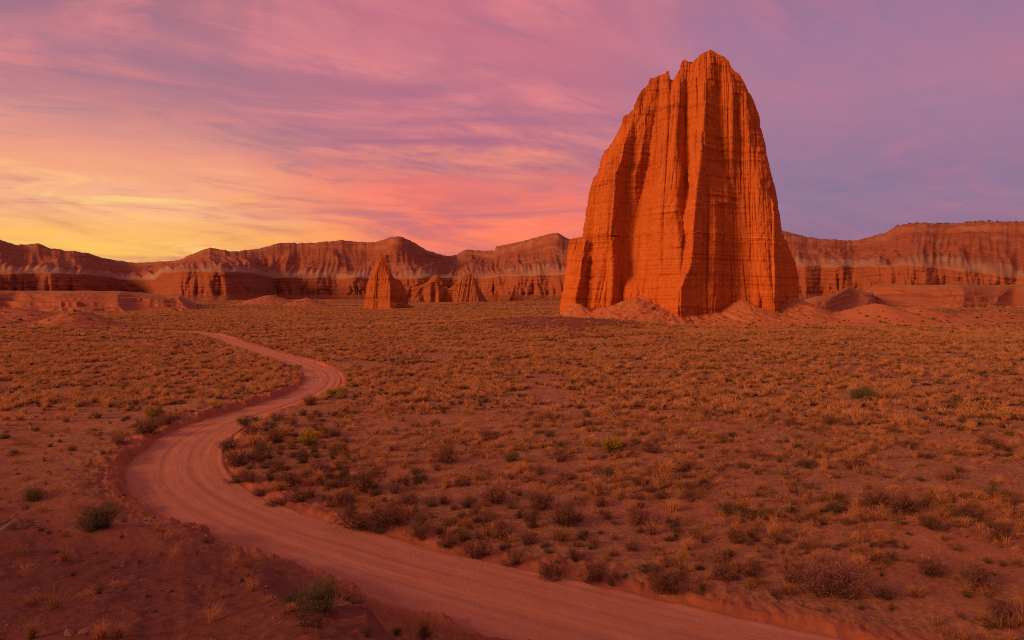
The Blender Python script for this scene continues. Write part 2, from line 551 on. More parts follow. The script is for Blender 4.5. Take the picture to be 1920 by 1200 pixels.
def knoll(x, y):  # near knoll plus the added shading hill out of view
    r = np.minimum(np.hypot(x, y), 299.9)
    a = np.clip(np.degrees(np.arctan2(x, y)) + 180, 0, 359.99)
    ri = np.interp(r, rk, np.arange(len(rk)))
    i0 = np.minimum(ri.astype(int), len(rk) - 2); fr = ri - i0
    a0 = a.astype(int); fa = a - a0
    return (TA[a0, i0] * (1 - fa) + TA[a0 + 1, i0] * fa) * (1 - fr) + (TA[a0, i0 + 1] * (1 - fa) + TA[a0 + 1, i0 + 1] * fa) * fr


def px_at(px, py, d):
    return (px - CX) / F * d, d, CAMZ - (py - HY) / F * d


# rubble aprons at the foot of the tower, and bare clay hills: (px, py of the top, distance, radius, squash in depth)
talus = [(1150, 588, 296, 44, .7), (1290, 590, 296, 50, .75), (1420, 588, 300, 44, .8), (1240, 578, 286, 24, 1), (1165, 574, 284, 22, 1), (1420, 582, 288, 22, 1), (1360, 588, 284, 20, 1), (1205, 560, 286, 27, 1), (1190, 566, 282, 30, 1), (1256, 568, 279, 16, 1), (1391, 570, 284, 21, 1), (1318, 591, 279, 13, 1),
         (1083, 574, 288, 15, 1), (1130, 583, 286, 18, 1), (1478, 556, 298, 26, 1), (1512, 578, 300, 24, 1), (1440, 588, 285, 18, 1)]
wall_foot = np.array([(1040, 0), (1050, 2), (1076, 13), (1092, 7), (1150, 13), (1182, 14), (1236, 23), (1269, 34.5), (1318, 27), (1341, 25.5), (1386, 15), (1422, 18.5), (1456, 22), (1468, 10), (1500, 0), (1530, -6)], float)
skirt = []
for q_ in np.arange(1046, 1530, 6.5):
    dp_ = float(np.interp(q_, wall_foot[:, 0], wall_foot[:, 1]))
    hh_ = random.uniform(1.2, 3.4) * (0.35 if (dp_ > 28 or 1446 < q_ < 1466) else 1.0)
    skirt.append(((q_ - CX) / F * (300 - dp_) , 300 - dp_ + 1.0, hh_, hh_ * random.uniform(2.4, 4.2)))
hills = [(143, 577, 262, 22, 1.1), (30, 575, 275, 44, 0.8), (-60, 570, 270, 50, .8), (1642, 566, 292, 38, .8), (1720, 572, 296, 36, .8), (1860, 583, 290, 48, .6),
         (575, 556, 610, 34, 1), (505, 552, 720, 50, 1), (1815, 577, 372, 17, 1.2), (1780, 579, 380, 15, 1.2), (1590, 577, 350, 26, 1)]
CW = np.array([1.0])


def cones(x, y, lst, p):
    z = np.full(np.shape(x), -50.0)
    for i, (px, py, d, rad, sq) in enumerate(lst):
        cx_, cy_, cz_ = px_at(px, py, d)
        ang = np.arctan2(y - cy_, x - cx_)
        q = np.hypot(x - cx_, (y - cy_) / sq) / rad
        q = q * (1 + 0.08 * perlin(ang * 3 + i * 9, q * 1.5, 60 + i))
        h = cz_ * np.sign(1 - q) * np.abs(1 - q) ** p if p != 0 else cz_ * (1 - sstep(q, -0.25, 1.0)) / (1 - sstep(np.float64(0), -0.25, 1.0))
        if p != 0:
            h = np.where(q < 1, cz_ * np.clip(1 - q, 0, 1) ** p, -0.2)
        z = np.maximum(z, h)
    return z


def ground_h(x, y, full=False):
    x = np.asarray(x, float); y = np.asarray(y, float)
    r = np.hypot(x, y)
    kn = knoll(x, y)
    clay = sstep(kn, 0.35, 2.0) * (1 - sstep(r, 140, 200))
    z = 0.55 * fbm(x / 45, y / 45, 3, 1) * sstep(r, 25, 90) + 1.6 * fbm(x / 230, y / 230, 3, 5) * sstep(r, 260, 600)
    z = z + 3.6 * np.exp(-((x - 15) / 34) ** 2 - ((y - 243) / 34) ** 2) + 1.2 * np.exp(-((x + 25) / 45) ** 2 - ((y - 250) / 25) ** 2)
    z = z + 1.6 * np.exp(-((x - 100) / 60) ** 2 - ((y - 190) / 60) ** 2) * sstep(r, 90, 160)
    # shallow dry wash
    wl = y - (176 + 0.55 * (x - 8) + 4 * perlin(x / 12, x * 0, 3))
    z = z - 1.1 * np.exp(-(wl / 3.0) ** 2) * sstep(x, -8, 4) * (1 - sstep(x, 26, 38))
    z = z + kn
    ta = np.full(x.shape, -50.0)
    tm = (y > 225) & (y < 345) & (x > -10) & (x < 185)
    if tm.any():
        tx, ty = x[tm], y[tm]
        tv = cones(tx, ty, talus, 1.25)
        for sx_, sy_, sh_, sr_ in skirt:
            tv = np.maximum(tv, sh_ * np.clip(1 - np.hypot(tx - sx_, ty - sy_) / sr_, 0, 1) ** 1.15 - 0.02)
        tv = tv + 2.3 * np.clip(1 - np.hypot((tx - 76) / 98, (ty - 285) / 60), 0, 1) ** 0.8 * (tv > -0.3)
        tv = np.maximum(tv, 2.3 * np.clip(1 - np.hypot((tx - 76) / 98, (ty - 285) / 60), 0, 1) ** 0.8 - 0.4)
        ta[tm] = tv
    hi = cones(x, y, hills, 0)
    bare = sstep(ta - z, -0.6, 0.3)
    tal = bare
    ta = ta + sstep(ta, 0.2, 1.5) * (0.35 * fbm(x / 2.2, y / 2.2, 3, 141) + 0.5 * ridged(np.arctan2(y - 300, x - 72) * 14, r / 60, 2, 143) - 0.3)
    z = np.maximum(z, ta)
    hb = sstep(hi - z, 0.1, 0.9) * 0.8
    rill = ridged(np.arctan2(y, x) * r / 7, r / 30, 2, 44)
    z = np.maximum(z, hi - 0.35 * (rill + 0.5) * sstep(hi - z, 0.3, 2.0))
    bare = np.maximum(bare, hb)
    # small scale: clods, hummocks under the tufts, rills on the clay
    near = 1 - sstep(r, 60, 140)
    z = z + near * (0.10 * fbm(x / 3.2, y / 3.2, 3, 21) + 0.035 * fbm(x / 0.5, y / 0.5, 3, 25))
    z = z + near * clay * (0.10 * ridged(x / 2.4 + y / 5, y / 4 - x / 9, 3, 33) - 0.03)
    rd, side = road_dist(x, y, True)
    wob = np.where(side > 0, 0.35, 0.75) * perlin(x / 2.1, y / 2.1, 71) + 0.28 * perlin(x / 0.7, y / 0.7, 72)
    rdw = rd + wob * near
    bank = np.where(side > 0, 0.16, 0.50) * (1 - sstep(rd, 2.5, 9)) * (0.6 + 0.7 * perlin(x / 6, y / 6, 77))
    rz = -0.12 + 0.10 * sstep(rdw, -0.9, -0.15)
    rough_b = (0.10 * fbm(x / 1.6, y / 1.6, 3, 81) + 0.09 * fbm(x / 0.5, y / 0.5, 3, 83)) * np.where(side > 0, .7, 1.3) * near * (1 - sstep(rd, 1.5, 4.0))
    bank = bank + rough_b
    bank = bank + np.where(side > 0, 0.05, 0.13) * near * (ridged(x / 0.6, y / 0.6, 3, 85) - 0.4) * (1 - sstep(rd, 1.0, 2.2))
    k = sstep(rdw, -0.10, 0.34 + 0.13 * np.clip(kn, 0, 4) + 0.6 * np.clip(perlin(x / 4, y / 4, 79), 0, 1))
    z = rz * (1 - k) + (z + bank) * k
    if full:
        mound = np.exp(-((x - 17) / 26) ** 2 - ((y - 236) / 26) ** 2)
        clay = np.maximum(clay, 0.92 * sstep(mound, 0.15, 0.6))  # dark clay colour on the mound stands in for its shade
        grassy = (1 - bare) * (1 - clay) * sstep(rd, 0.3, 2.0)
        return z, clay, grassy, rd, bare, tal
    return z


def cam_ray_ground(px, py, far=1500):
    """world point where the photo's pixel meets the terrain"""
    d = np.geomspace(6, far, 1400)
    x = (px - CX) / F * d
    zr = CAMZ - (py - HY) / F * d
    below = np.where(ground_h(x, d) >= zr)[0]
    i = below[0] if len(below) else len(d) - 1
    return float(x[i]), float(d[i])


# ------------------------------------------------------------------ ground sheet, reaching past the horizon all round
azs = np.radians(np.concatenate([np.linspace(-180, -64, 60, endpoint=False), np.linspace(-64, -42, 90, endpoint=False),
                                 np.linspace(-42, 42, 900, endpoint=False), np.linspace(42, 64, 90, endpoint=False), np.linspace(64, 180, 60)]))
rr = np.concatenate([[0.05], np.geomspace(1, 6, 12, endpoint=False), np.geomspace(6, 70, 380, endpoint=False), np.geomspace(70, 240, 190, endpoint=False),
                     np.linspace(240, 420, 190, endpoint=False), np.geomspace(420, 1000, 70, endpoint=False), np.geomspace(1000, 9000, 30)])
AA, RR = np.meshgrid(azs, rr)
GX, GY = np.sin(AA) * RR, np.cos(AA) * RR
GZ, g_clay_shade, g_grass, g_rd, g_bare, g_tal = ground_h(GX, GY, True)
me = grid_mesh('ground', np.stack([GX, GY, GZ], -1), attrs={'clay': g_clay_shade, 'grassy': g_grass, 'rubble': g_tal}, flip=True)
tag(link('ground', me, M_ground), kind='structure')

# ------------------------------------------------------------------ dirt road
s_r, c_r = resample(0.25)
tg = np.gradient(c_r[:, :2], axis=0)
tg /= np.linalg.norm(tg, axis=1)[:, None]
nr = np.stack([-tg[:, 1], tg[:, 0]], 1)
ac = np.linspace(-1, 1, 61)
hw = c_r[:, 2:3] / 2 + 0.15
off = hw * ac[None, :]
RX = c_r[:, 0:1] + nr[:, 0:1] * off
RY = c_r[:, 1:2] + nr[:, 1:2] * off
SS = np.repeat(s_r[:, None], len(ac), 1)
ruts = 0.030 * fbm(off * 1.6, SS * 0.03, 3, 90) + 0.012 * fbm(off * 6, SS * 0.06, 2, 95) + 0.02 * fbm(RX / 1.1, RY / 1.1, 3, 97)
tracks = -0.035 * (np.exp(-((off - 0.95) / 0.28) ** 2) + np.exp(-((off + 0.95) / 0.28) ** 2))
RZ = 0.0 + ruts + tracks + 0.05 * (1 - ac[None, :] ** 2) - 0.16 * sstep(np.abs(ac[None, :]), 0.86, 1.0) + 0.07 * np.exp(-((np.abs(ac[None, :]) - 0.84) / 0.05) ** 2) * (0.5 + fbm(off, SS * 0.6, 2, 99))
me = grid_mesh('dirt_road', np.stack([RX, RY, RZ], -1), attrs={'along': SS, 'across': off, 'rel': np.repeat(ac[None, :], len(s_r), 0)})
tag(link('dirt_road', me, M_road), kind='structure')


# ------------------------------------------------------------------ rock towers
def tower(name, sky, lines, D, base_y, nu, nz, nback, mat, k=1.0, thick=0.55, seed=0, pxscale=None, flute=1.0, parent=None, hull=None, strat=1.0):
    """sky: skyline in photo pixels from left foot to right foot; lines: ridges and gullies as (y, x, metres towards us)"""
    sky = np.array(sky, float)
    m_ = D / F
    X = (sky[:, 0] - CX) * m_
    Z = CAMZ - (sky[:, 1] - HY) * m_
    order = np.maximum.accumulate(X + np.arange(len(X)) * 1e-5)
    top = Z.argmax()
    zb = CAMZ - (base_y - HY) * m_ - 3.0
    zs = zb + (Z[top] - zb) * np.linspace(0, 1, nz)
    hl = np.maximum.accumulate(Z[:top + 1] + np.arange(top + 1) * 1e-4)
    hr = np.maximum.accumulate(Z[top:][::-1] + np.arange(len(Z) - top) * 1e-4)
    xl = np.interp(zs, hl, X[:top + 1])
    if hull is not None:                               # envelope above a notched crest
        hh = np.array(hull, float)
        xe = np.interp(zs, CAMZ - (hh[:, 1] - HY) * m_, (hh[:, 0] - CX) * m_)
        xl = np.where(zs > CAMZ - (hh[0, 1] - HY) * m_, xe, xl)
    xr = np.interp(zs, hr, X[top:][::-1])
    jit = 0.6 * k * perlin(zs / (1.5 * k), zs * 0 + seed, 5) + 0.5 * k * perlin(zs / (4 * k), zs * 0 + seed + 7, 6)
    jit2 = 0.5 * k * perlin(zs / (1.5 * k), zs * 0 + seed + 20, 5) + 0.5 * k * perlin(zs / (4 * k), zs * 0 + seed + 27, 6)
    w_ = sstep(xr - xl, 2 * k, 10 * k)
    xl, xr = xl + jit * w_, xr + jit2 * w_
    u = np.linspace(0, 1, nu)
    XX = xl[:, None] + (xr - xl)[:, None] * u[None]
    ZZ = np.repeat(zs[:, None], nu, 1)
    Sx = np.interp(XX, order, Z) + 0.25 * k * perlin(XX / (1.1 * k), XX * 0 + seed, 8) * 1.0
    ys = HY + (CAMZ - zs) / m_
    # depth of the front face
    dep = np.zeros_like(XX)
    for j in range(nz):
        kx, kd = [xl[j]], [0.0]
        pts = []
        for ln in lines:
            ln_y = [p[0] for p in ln]
            if ys[j] < min(ln_y) - 0.5 or ys[j] > max(ln_y) + 70:
                continue
            o_ = np.argsort(ln_y)
            yy = np.array(ln_y)[o_]
            xx = (np.interp(ys[j], yy, np.array([p[1] for p in ln])[o_]) - CX) * m_
            dd = np.interp(ys[j], yy, np.array([p[2] for p in ln], float)[o_])
            xx = xx * (D - dd) / D
            if xl[j] + 0.3 < xx < xr[j] - 0.3:
                pts.append((xx, dd, 1 - np.clip((ys[j] - max(ln_y)) / 70, 0, 1)))
        full = sorted(p for p in pts if p[2] >= 1)
        fx, fd_ = [xl[j]] + [p[0] for p in full] + [xr[j]], [0.0] + [p[1] for p in full] + [0.0]
        for xx, dd, wt_ in sorted(pts):
            if xx > kx[-1] + 0.2:
                kx.append(xx); kd.append(dd * wt_ + (1 - wt_) * np.interp(xx, fx, fd_))
        kx.append(xr[j]); kd.append(0.0)
        dep[j] = np.interp(XX[j], kx, kd)
    dep = smooth(dep, max(1, int(nu * 0.004)), 1)
    dep = smooth(dep, max(1, int(nz * 0.006)), 0)
    edge = np.minimum(u, 1 - u)[None] * (xr - xl)[:, None]
    back = -thick * np.minimum(edge * 1.2, 16 * k)
    cap = np.clip((Sx - ZZ) / (7 * k), 0, 1) ** 0.6
    dep = dep * cap
    back = back * cap - 0.6 * k * np.clip(cap, 0, 1) * np.clip(edge / k, 0, 1)

    def relief(dp, sgn, sd):
        gx = np.gradient(dp, axis=1) / np.maximum(np.gradient(XX, axis=1), 1e-3)
        nrm = np.sqrt(1 + gx ** 2)
        nx, ny = -gx / nrm * sgn, -1.0 / nrm * sgn
        xa = X[top]
        arc = (xa + (XX - xa) * (1 + 0.30 * (ZZ - zb) / (Z[top] - zb)) + 0.35 * dp) / k
        lean = (ZZ - zb) / k
        wx = arc + 1.1 * perlin(arc / 15, lean / 80, sd) + 0.25 * perlin(arc / 4, lean / 22, sd + 2)
        slot = lambda a, b, q: np.minimum(np.sqrt(np.abs(perlin(a, b, q))) * 1.9, 1.25) - 0.85
        f1 = slot(wx / 10.0, lean / 170.0, sd + 3)
        f2 = slot(wx / 4.2, lean / 80.0, sd + 4)
        f3 = slot(wx / 1.8, lean / 36.0, sd + 5)
        pat = sstep(perlin(XX / (22 * k), ZZ / (30 * k), sd + 6), -0.35, 0.45)
        zw = lean + 0.8 * perlin(XX / (34 * k), ZZ / (34 * k), sd + 9)
        hard = lambda q: np.tanh(3.0 * q)
        st = 0.30 * hard(perlin(zw / 3.4, XX / (110 * k), sd + 10)) + 0.24 * hard(perlin(zw / 1.25, XX / (60 * k), sd + 11)) + 0.10 * perlin(zw / 0.5, XX / (30 * k), sd + 12)
        st = st * (0.30 + 1.0 * sstep(fbm(XX / (20 * k), ZZ / (20 * k), 2, sd + 13), -0.3, 0.55)) * (1.15 - 0.6 * lean / lean.max())
        rough = 0.22 * fbm(arc / 2.0, ZZ / (2.6 * k), 3, sd + 14)
        pat2 = sstep(fbm(XX / (26 * k), ZZ / (34 * k), 2, sd + 18), -0.4, 0.5)
        slab = np.round(2.2 * perlin(arc / 7, ZZ / (12 * k), sd + 19)) * 0.2 * strat
        d = flute * (1.0 * f1 + (0.15 + 0.75 * pat) * f2 + (0.05 + 0.42 * pat2) * f3) + 0.9 * strat * st + 1.15 * rough + slab
        # narrow dark cracks that run down the wall
        ck = np.exp(-(np.abs(perlin(wx / 7.0 + 40, lean / 120, sd + 15)) / 0.03) ** 2) * sstep(perlin(XX / (9 * k), ZZ / (18 * k), sd + 16), 0.05, 0.3)
        d = d - 1.1 * ck
        d = d * k * np.clip(edge / (4 * k), 0, 1) * np.clip(cap * 1.3, 0, 1)
        return nx * d, ny * d
    ax_, ay_ = relief(dep, 1, seed + 100)
    Pf = np.stack([XX + ax_, D - dep + ay_, np.minimum(ZZ, Sx)], -1)
    bi = np.linspace(0, nu - 1, nback).round().astype(int)
    bx_, by_ = relief(back, -1, seed + 300)
    Pb = np.stack([XX + bx_, D - back + by_, np.minimum(ZZ, Sx)], -1)[:, bi][:, ::-1][:, 1:-1]
    P = np.concatenate([Pf, Pb], 1)
    P[:, :, 2] = np.maximum(P[:, :, 2], zb)
    o = link(name, grid_mesh(name, P, closed=True), mat, parent)
    return o


sun_sky = [(1044, 640), (1047, 600), (1050, 570), (1056, 535), (1060, 505), (1063, 480), (1066, 455), (1072, 447), (1091, 444), (1094, 425), (1099, 395), (1104, 365),
           (1110, 340), (1112, 335), (1120, 325), (1129, 290), (1132, 284), (1140, 278), (1150, 263), (1157, 250), (1164, 236), (1168, 220), (1172, 216), (1179, 214),
           (1186, 205), (1193, 188), (1202, 170), (1214, 160), (1217, 147), (1221, 145), (1224, 147), (1239, 140), (1247, 139), (1249, 134), (1254, 133), (1256, 148),
           (1262, 151), (1268, 140), (1274, 138), (1279, 115), (1283, 112), (1290, 115), (1296, 119), (1305, 112), (1312, 103), (1320, 99), (1330, 94), (1334, 93),
           (1345, 100), (1358, 106), (1367, 115), (1371, 126), (1380, 134), (1387, 138), (1394, 152), (1405, 172), (1414, 190), (1420, 207), (1424, 218), (1427, 240),
           (1432, 258), (1435, 269), (1438, 290), (1446, 325), (1453, 350), (1458, 375), (1462, 400), (1466, 435), (1470, 443), (1476, 455), (1485, 478), (1492, 492),
           (1496, 515), (1498, 545), (1500, 590), (1502, 640)]
sun_lines = [
    [(620, 1076, 13), (560, 1080, 11.5), (520, 1089, 9.5), (485, 1092, 8), (478, 1094, 5), (450, 1100, 3)],
    [(620, 1092, 7), (560, 1096, 5.5), (520, 1101, 4), (478, 1108, 3), (450, 1110, 2.5), (350, 1125, 2)],
    [(620, 1150, 13), (500, 1148, 11.5), (440, 1146, 10.5), (385, 1151, 10), (335, 1154, 9.5), (306, 1165, 8), (270, 1172, 5.5), (230, 1184, 1.5)],
    [(620, 1166, 12), (520, 1165, 5), (440, 1166, 3.5), (385, 1169, 2.8), (335, 1175, 2.5), (306, 1182, 2.3), (250, 1190, 1.6), (215, 1196, 1)],
    [(330, 1192, 5), (280, 1205, 4), (250, 1209, 3.4), (208, 1209, 2.6)],
    [(620, 1182, 14), (540, 1181, 12), (518, 1181, 5.5), (440, 1187, 3.5), (385, 1196, 2.6), (335, 1208, 2), (285, 1217, 1.5), (225, 1226, 1), (170, 1232, .5)],
    [(620, 1236, 23), (500, 1236, 19), (430, 1236, 16), (380, 1240, 13.5), (300, 1248, 9.5), (200, 1256, 5), (152, 1262, 1)],
    [(400, 1267, 17.5), (330, 1272, 12.5), (250, 1267, 9), (200, 1273, 6), (120, 1280, 1)],
    [(420, 1280, 16), (360, 1287, 10.5), (280, 1284, 6), (220, 1285, 3), (160, 1288, .8), (118, 1292, .5)],
    [(620, 1269, 35), (585, 1271, 34), (541, 1277, 32.5), (535, 1280, 32), (507, 1293, 29.5), (500, 1298, 29), (440, 1300, 26), (400, 1303, 23.5), (370, 1305, 21.5), (310, 1312, 17),
     (285, 1316, 15.5), (200, 1323, 10.5), (140, 1325, 5.5), (96, 1330, 0.5)],
    [(620, 1318, 27), (500, 1318, 22), (440, 1320, 19.5), (390, 1318, 17.5), (330, 1318, 15)],
    [(620, 1341, 26), (520, 1345, 21.5), (440, 1343, 19.5), (390, 1338, 17), (350, 1332, 15), (325, 1326, 14)],
    [(620, 1350, 20), (500, 1352, 16), (440, 1353, 14), (390, 1350, 12)],
    [(620, 1386, 15), (540, 1388, 13.5), (440, 1386, 11), (400, 1384, 9.5), (350, 1368, 7.5), (310, 1352, 7), (270, 1349, 6.5), (210, 1345, 5), (140, 1345, 2.5), (104, 1346, .5)],
    [(330, 1376, 8.5), (280, 1372, 8.5), (230, 1374, 7.5), (180, 1373, 5.5), (140, 1371, 2.5)],
    [(320, 1390, 5.5), (280, 1384, 5), (230, 1383, 4.5), (180, 1381, 3)],
    [(620, 1422, 19), (500, 1422, 15.5), (400, 1424, 11.5), (300, 1412, 7.5), (220, 1396, 5), (160, 1388, 2)],
    [(620, 1456, 22), (560, 1453, 20), (500, 1453, 17), (440, 1453, 14), (400, 1452, 11.5), (330, 1446, 6.5), (250, 1429, 1.5)],
    [(620, 1468, 10), (500, 1467, 6), (440, 1462, 4), (400, 1459, 3)]]
o = tower('rock_monolith', sun_sky, sun_lines, 300, 606, 760, 620, 240, M_temple, 1.0, 0.6, 3, hull=[(1216, 150), (1222, 141), (1240, 126), (1262, 108), (1290, 98), (1332, 92)])
tag(o, 'huge fluted orange sandstone monolith towering over the plain with a notched crest', 'rock tower')

moon_sky = [(677, 592), (679, 581), (682, 570), (686, 550), (687.5, 533), (693, 520), (695, 512), (697.5, 512), (699, 502), (704, 493), (708, 488), (712, 478), (715, 472), (717.5, 475),
            (722, 483), (727, 493), (732.5, 502), (733.5, 512), (740, 522), (750, 525), (755, 533), (760, 543), (763, 560), (766, 571), (772, 574), (778, 577), (786, 580), (790, 592)]
moon_lines = [[(590, 699, 9), (540, 701, 6.5), (515, 704, 4.5), (490, 707, 1)], [(590, 709, 9.5), (540, 710, 6.5), (500, 712, 3), (483, 714, 1)],
              [(590, 713, 14), (574, 713, 13), (568, 714, 10.5)],
              [(590, 730, 22), (570, 731, 20), (566, 731, 17), (540, 731.5, 14), (520, 731, 8), (508, 730.5, 2.5), (500, 728, .5)],
              [(590, 745, 20), (570, 744, 17), (564, 741, 10), (540, 738, 7), (520, 737, 3)], [(590, 760, 6), (540, 752, 4)]]
o = tower('rock_spire', moon_sky, moon_lines, 527, 582, 380, 300, 120, M_temple2, 1.1, 0.6, 31, flute=0.5, strat=0.55)
tag(o, 'small pointed orange sandstone tower alone on the plain left of the huge monolith', 'rock tower')
fin = [(738, 578), (742, 556), (746, 545), (752, 539), (760, 536), (768, 535), (773, 540), (778, 532), (784, 536), (790, 537), (797, 530), (802, 528), (808, 520), (815, 513), (821, 515), (826, 524), (834, 533), (842, 541),
       (852, 533), (860, 524), (868, 518), (876, 515), (879, 511), (884, 512), (888, 516), (893, 526), (899, 540), (906, 552), (912, 562), (918, 578)]
o = tower('rock_fin', fin, [[(575, 757, 9), (540, 757, 2)], [(575, 770, 2), (545, 770, 0)], [(575, 785, 13), (536, 784, 2)], [(575, 794, 4), (540, 793, 1)], [(575, 806, 17), (530, 808, 6), (521, 812, 1)], [(575, 814, 10), (530, 813, 3)], [(575, 823, 21), (530, 821, 7), (517, 818, 1)],
                            [(575, 834, 5), (535, 833, 1)], [(575, 846, 4), (545, 846, 1)], [(575, 856, 14), (535, 858, 5)], [(575, 899, 26), (545, 895, 12), (520, 887, 2)]],
          975, 567, 420, 150, 120, M_fin, 1.9, 0.8, 51, hull=[(812, 516), (850, 513.5), (879, 510.5)], flute=1.2)
tag(o, 'low two peaked wall of fluted red rock right of the small pointed tower', 'rock tower')
for sk, D_, sd_, lab in (([(922, 575), (924, 565), (927, 553), (930, 545), (933, 544), (936, 551), (939, 560), (942, 575)], 950, 71, 'tiny lone red rock spire just right of the broad red fin'),
                         ([(950, 575), (954, 562), (959, 553), (962, 543), (964, 535), (967, 534), (970, 543), (974, 552), (979, 558), (986, 575)], 1010, 77, 'slim red rock spire with broad foot, left of the huge monolith')):
    o = tower('rock_spire', sk, [], D_, 567, 60, 50, 40, M_fin, 1.6, 0.9, sd_, flute=1.0)
    tag(o, lab, 'rock tower')

# ------------------------------------------------------------------ far cliffs
kn_c = np.array([  # px, skyline y, cliff top y, foot distance, ridge distance
    (-1500, 430, 505, 800, 1150), (-800, 425, 500, 850, 1200), (-400, 432, 504, 950, 1350), (-150, 440, 508, 1100, 1500), (0, 449, 514, 1250, 1650), (30, 459, 514, 1270, 1680), (55, 459, 513, 1300, 1700), (70, 457, 512, 1300, 1700),
    (95, 466, 512, 1300, 1720), (160, 472, 514, 1320, 1750), (190, 484, 517, 1420, 1900), (225, 490, 523, 1560, 2050), (245, 492, 525, 1580, 2080), (290, 491, 523, 1480, 2050), (304, 490, 510, 1200, 2000),
    (335, 488, 508, 1150, 1900), (370, 473, 508, 1150, 1750), (382, 466, 508, 1150, 1720), (395, 464, 508, 1160, 1700), (415, 469, 509, 1170, 1700), (430, 471, 510, 1180, 1700), (470, 467, 511, 1240, 1720), (500, 464, 519, 1420, 1750), (520, 457, 521, 1440, 1760), (548, 455, 521, 1450, 1780),
    (590, 455, 521, 1480, 1800), (640, 449, 521, 1480, 1780), (665, 454, 521, 1450, 1800), (700, 455, 521, 1450, 1780), (722, 448, 521, 1430, 1750), (745, 443, 521, 1420, 1720), (768, 449, 521, 1400, 1740), (800, 470, 521, 1380, 1850), (840, 479, 521, 1420, 2050),
    (855, 478, 522, 1460, 2150), (875, 467, 521, 1470, 2150), (905, 470, 520, 1440, 2100), (928, 470, 518, 1400, 2000), (930, 463, 518, 1400, 1980), (1000, 447, 516, 1360, 1850), (1020, 441, 515, 1340, 1800), (1045, 437, 514, 1320, 1750), (1062, 446, 513, 1300, 1750),
    (1100, 455, 512, 1280, 1750), (1250, 445, 506, 1180, 1600), (1440, 436, 499, 1080, 1450), (1468, 434, 498, 1060, 1430), (1500, 440, 498, 1050, 1420), (1560, 450, 499, 1020, 1420), (1590, 451, 499, 1010, 1420), (1620, 448, 499, 990, 1400), (1660, 435, 498, 960, 1330),
    (1680, 424, 497, 950, 1290), (1710, 420, 498, 940, 1270), (1780, 417, 503, 920, 1240), (1850, 416, 513, 900, 1210), (1920, 415, 521, 880, 1180), (2300, 405, 522, 760, 1050), (3000, 400, 515, 640, 900), (4200, 400, 510, 560, 800)], float)
nc, n1, n2, n3 = 2600, 60, 130, 10
ka = np.arctan((kn_c[:, 0] - CX) / F)
aa = np.linspace(R(-62), R(66), nc)
sk_y, ct_y, Db, Dr = (np.interp(aa, ka, kn_c[:, j]) for j in range(1, 5))
# distances are given along the view direction; the walls turn with the azimuth
wav = 55 * perlin(aa * 14, aa * 0, 1) + 30 * perlin(aa * 34, aa * 0, 2)
Db = smooth(Db, 30) + wav
Dr = smooth(Dr, 14) + 20 * perlin(aa * 20, aa * 0, 4)
Dr = np.maximum(Dr, Db + 190)
cosa = np.cos(aa)
tan_el = lambda y: (HY - y) / F
arcm = aa * 1400.0
z_ct = CAMZ + tan_el(ct_y) * (Db + 16) + 2.0 * perlin(arcm / 30, arcm * 0, 9)
z_rd = CAMZ + tan_el(sk_y) * Dr + 2.0 * perlin(arcm / 12, arcm * 0, 10) + 1.2 * perlin(arcm / 5, arcm * 0, 11) + 1.6 * np.tanh(4 * perlin(arcm / 55, arcm * 0, 12))
rows_d, rows_z, rows_p = [], [], []
slot = lambda a, b, sd_: np.sqrt(np.abs(perlin(a, b, sd_))) * 1.5 - 0.6
fl = 26 * slot(arcm / 85 + 0.3 * perlin(arcm / 40, arcm * 0, 20), arcm * 0 + 3.3, 12)
for i in range(n1):                                   # fluted wall with a rubble foot
    v = i / (n1 - 1)
    foot = (1 - sstep(v, 0.0, 0.26))
    f1 = fl * (0.25 + 0.75 * (1 - v) ** 0.7)
    f2 = 13 * slot(arcm / 30 + 0.5 * perlin(arcm / 30, v * 2.0 + arcm * 0, 21), v * 0.8 + arcm * 0, 13) * (0.3 + 0.7 * (1 - v))
    f3 = 5.0 * slot(arcm / 11, v * 1.2 + arcm * 0, 14)
    f4 = 1.6 * perlin(arcm / 60, v * 16 + arcm * 0, 15) + 1.0 * perlin(arcm / 8, v * 22 + arcm * 0, 16)
    d = Db + 4 + 10 * v - (f1 + f2 + f3) * (1 - foot * 0.5) * (1 - 0.75 * v ** 3) - f4 - 34 * foot * foot
    zfoot = 1.0
    rows_d.append(d)
    rows_z.append(zfoot + (z_ct - zfoot) * v)
    rows_p.append(np.zeros(nc) + 0.6 * sstep(v + 0.02 * perlin(arcm / 20, arcm * 0, 3), .95, .99))
d0 = rows_d[-1]
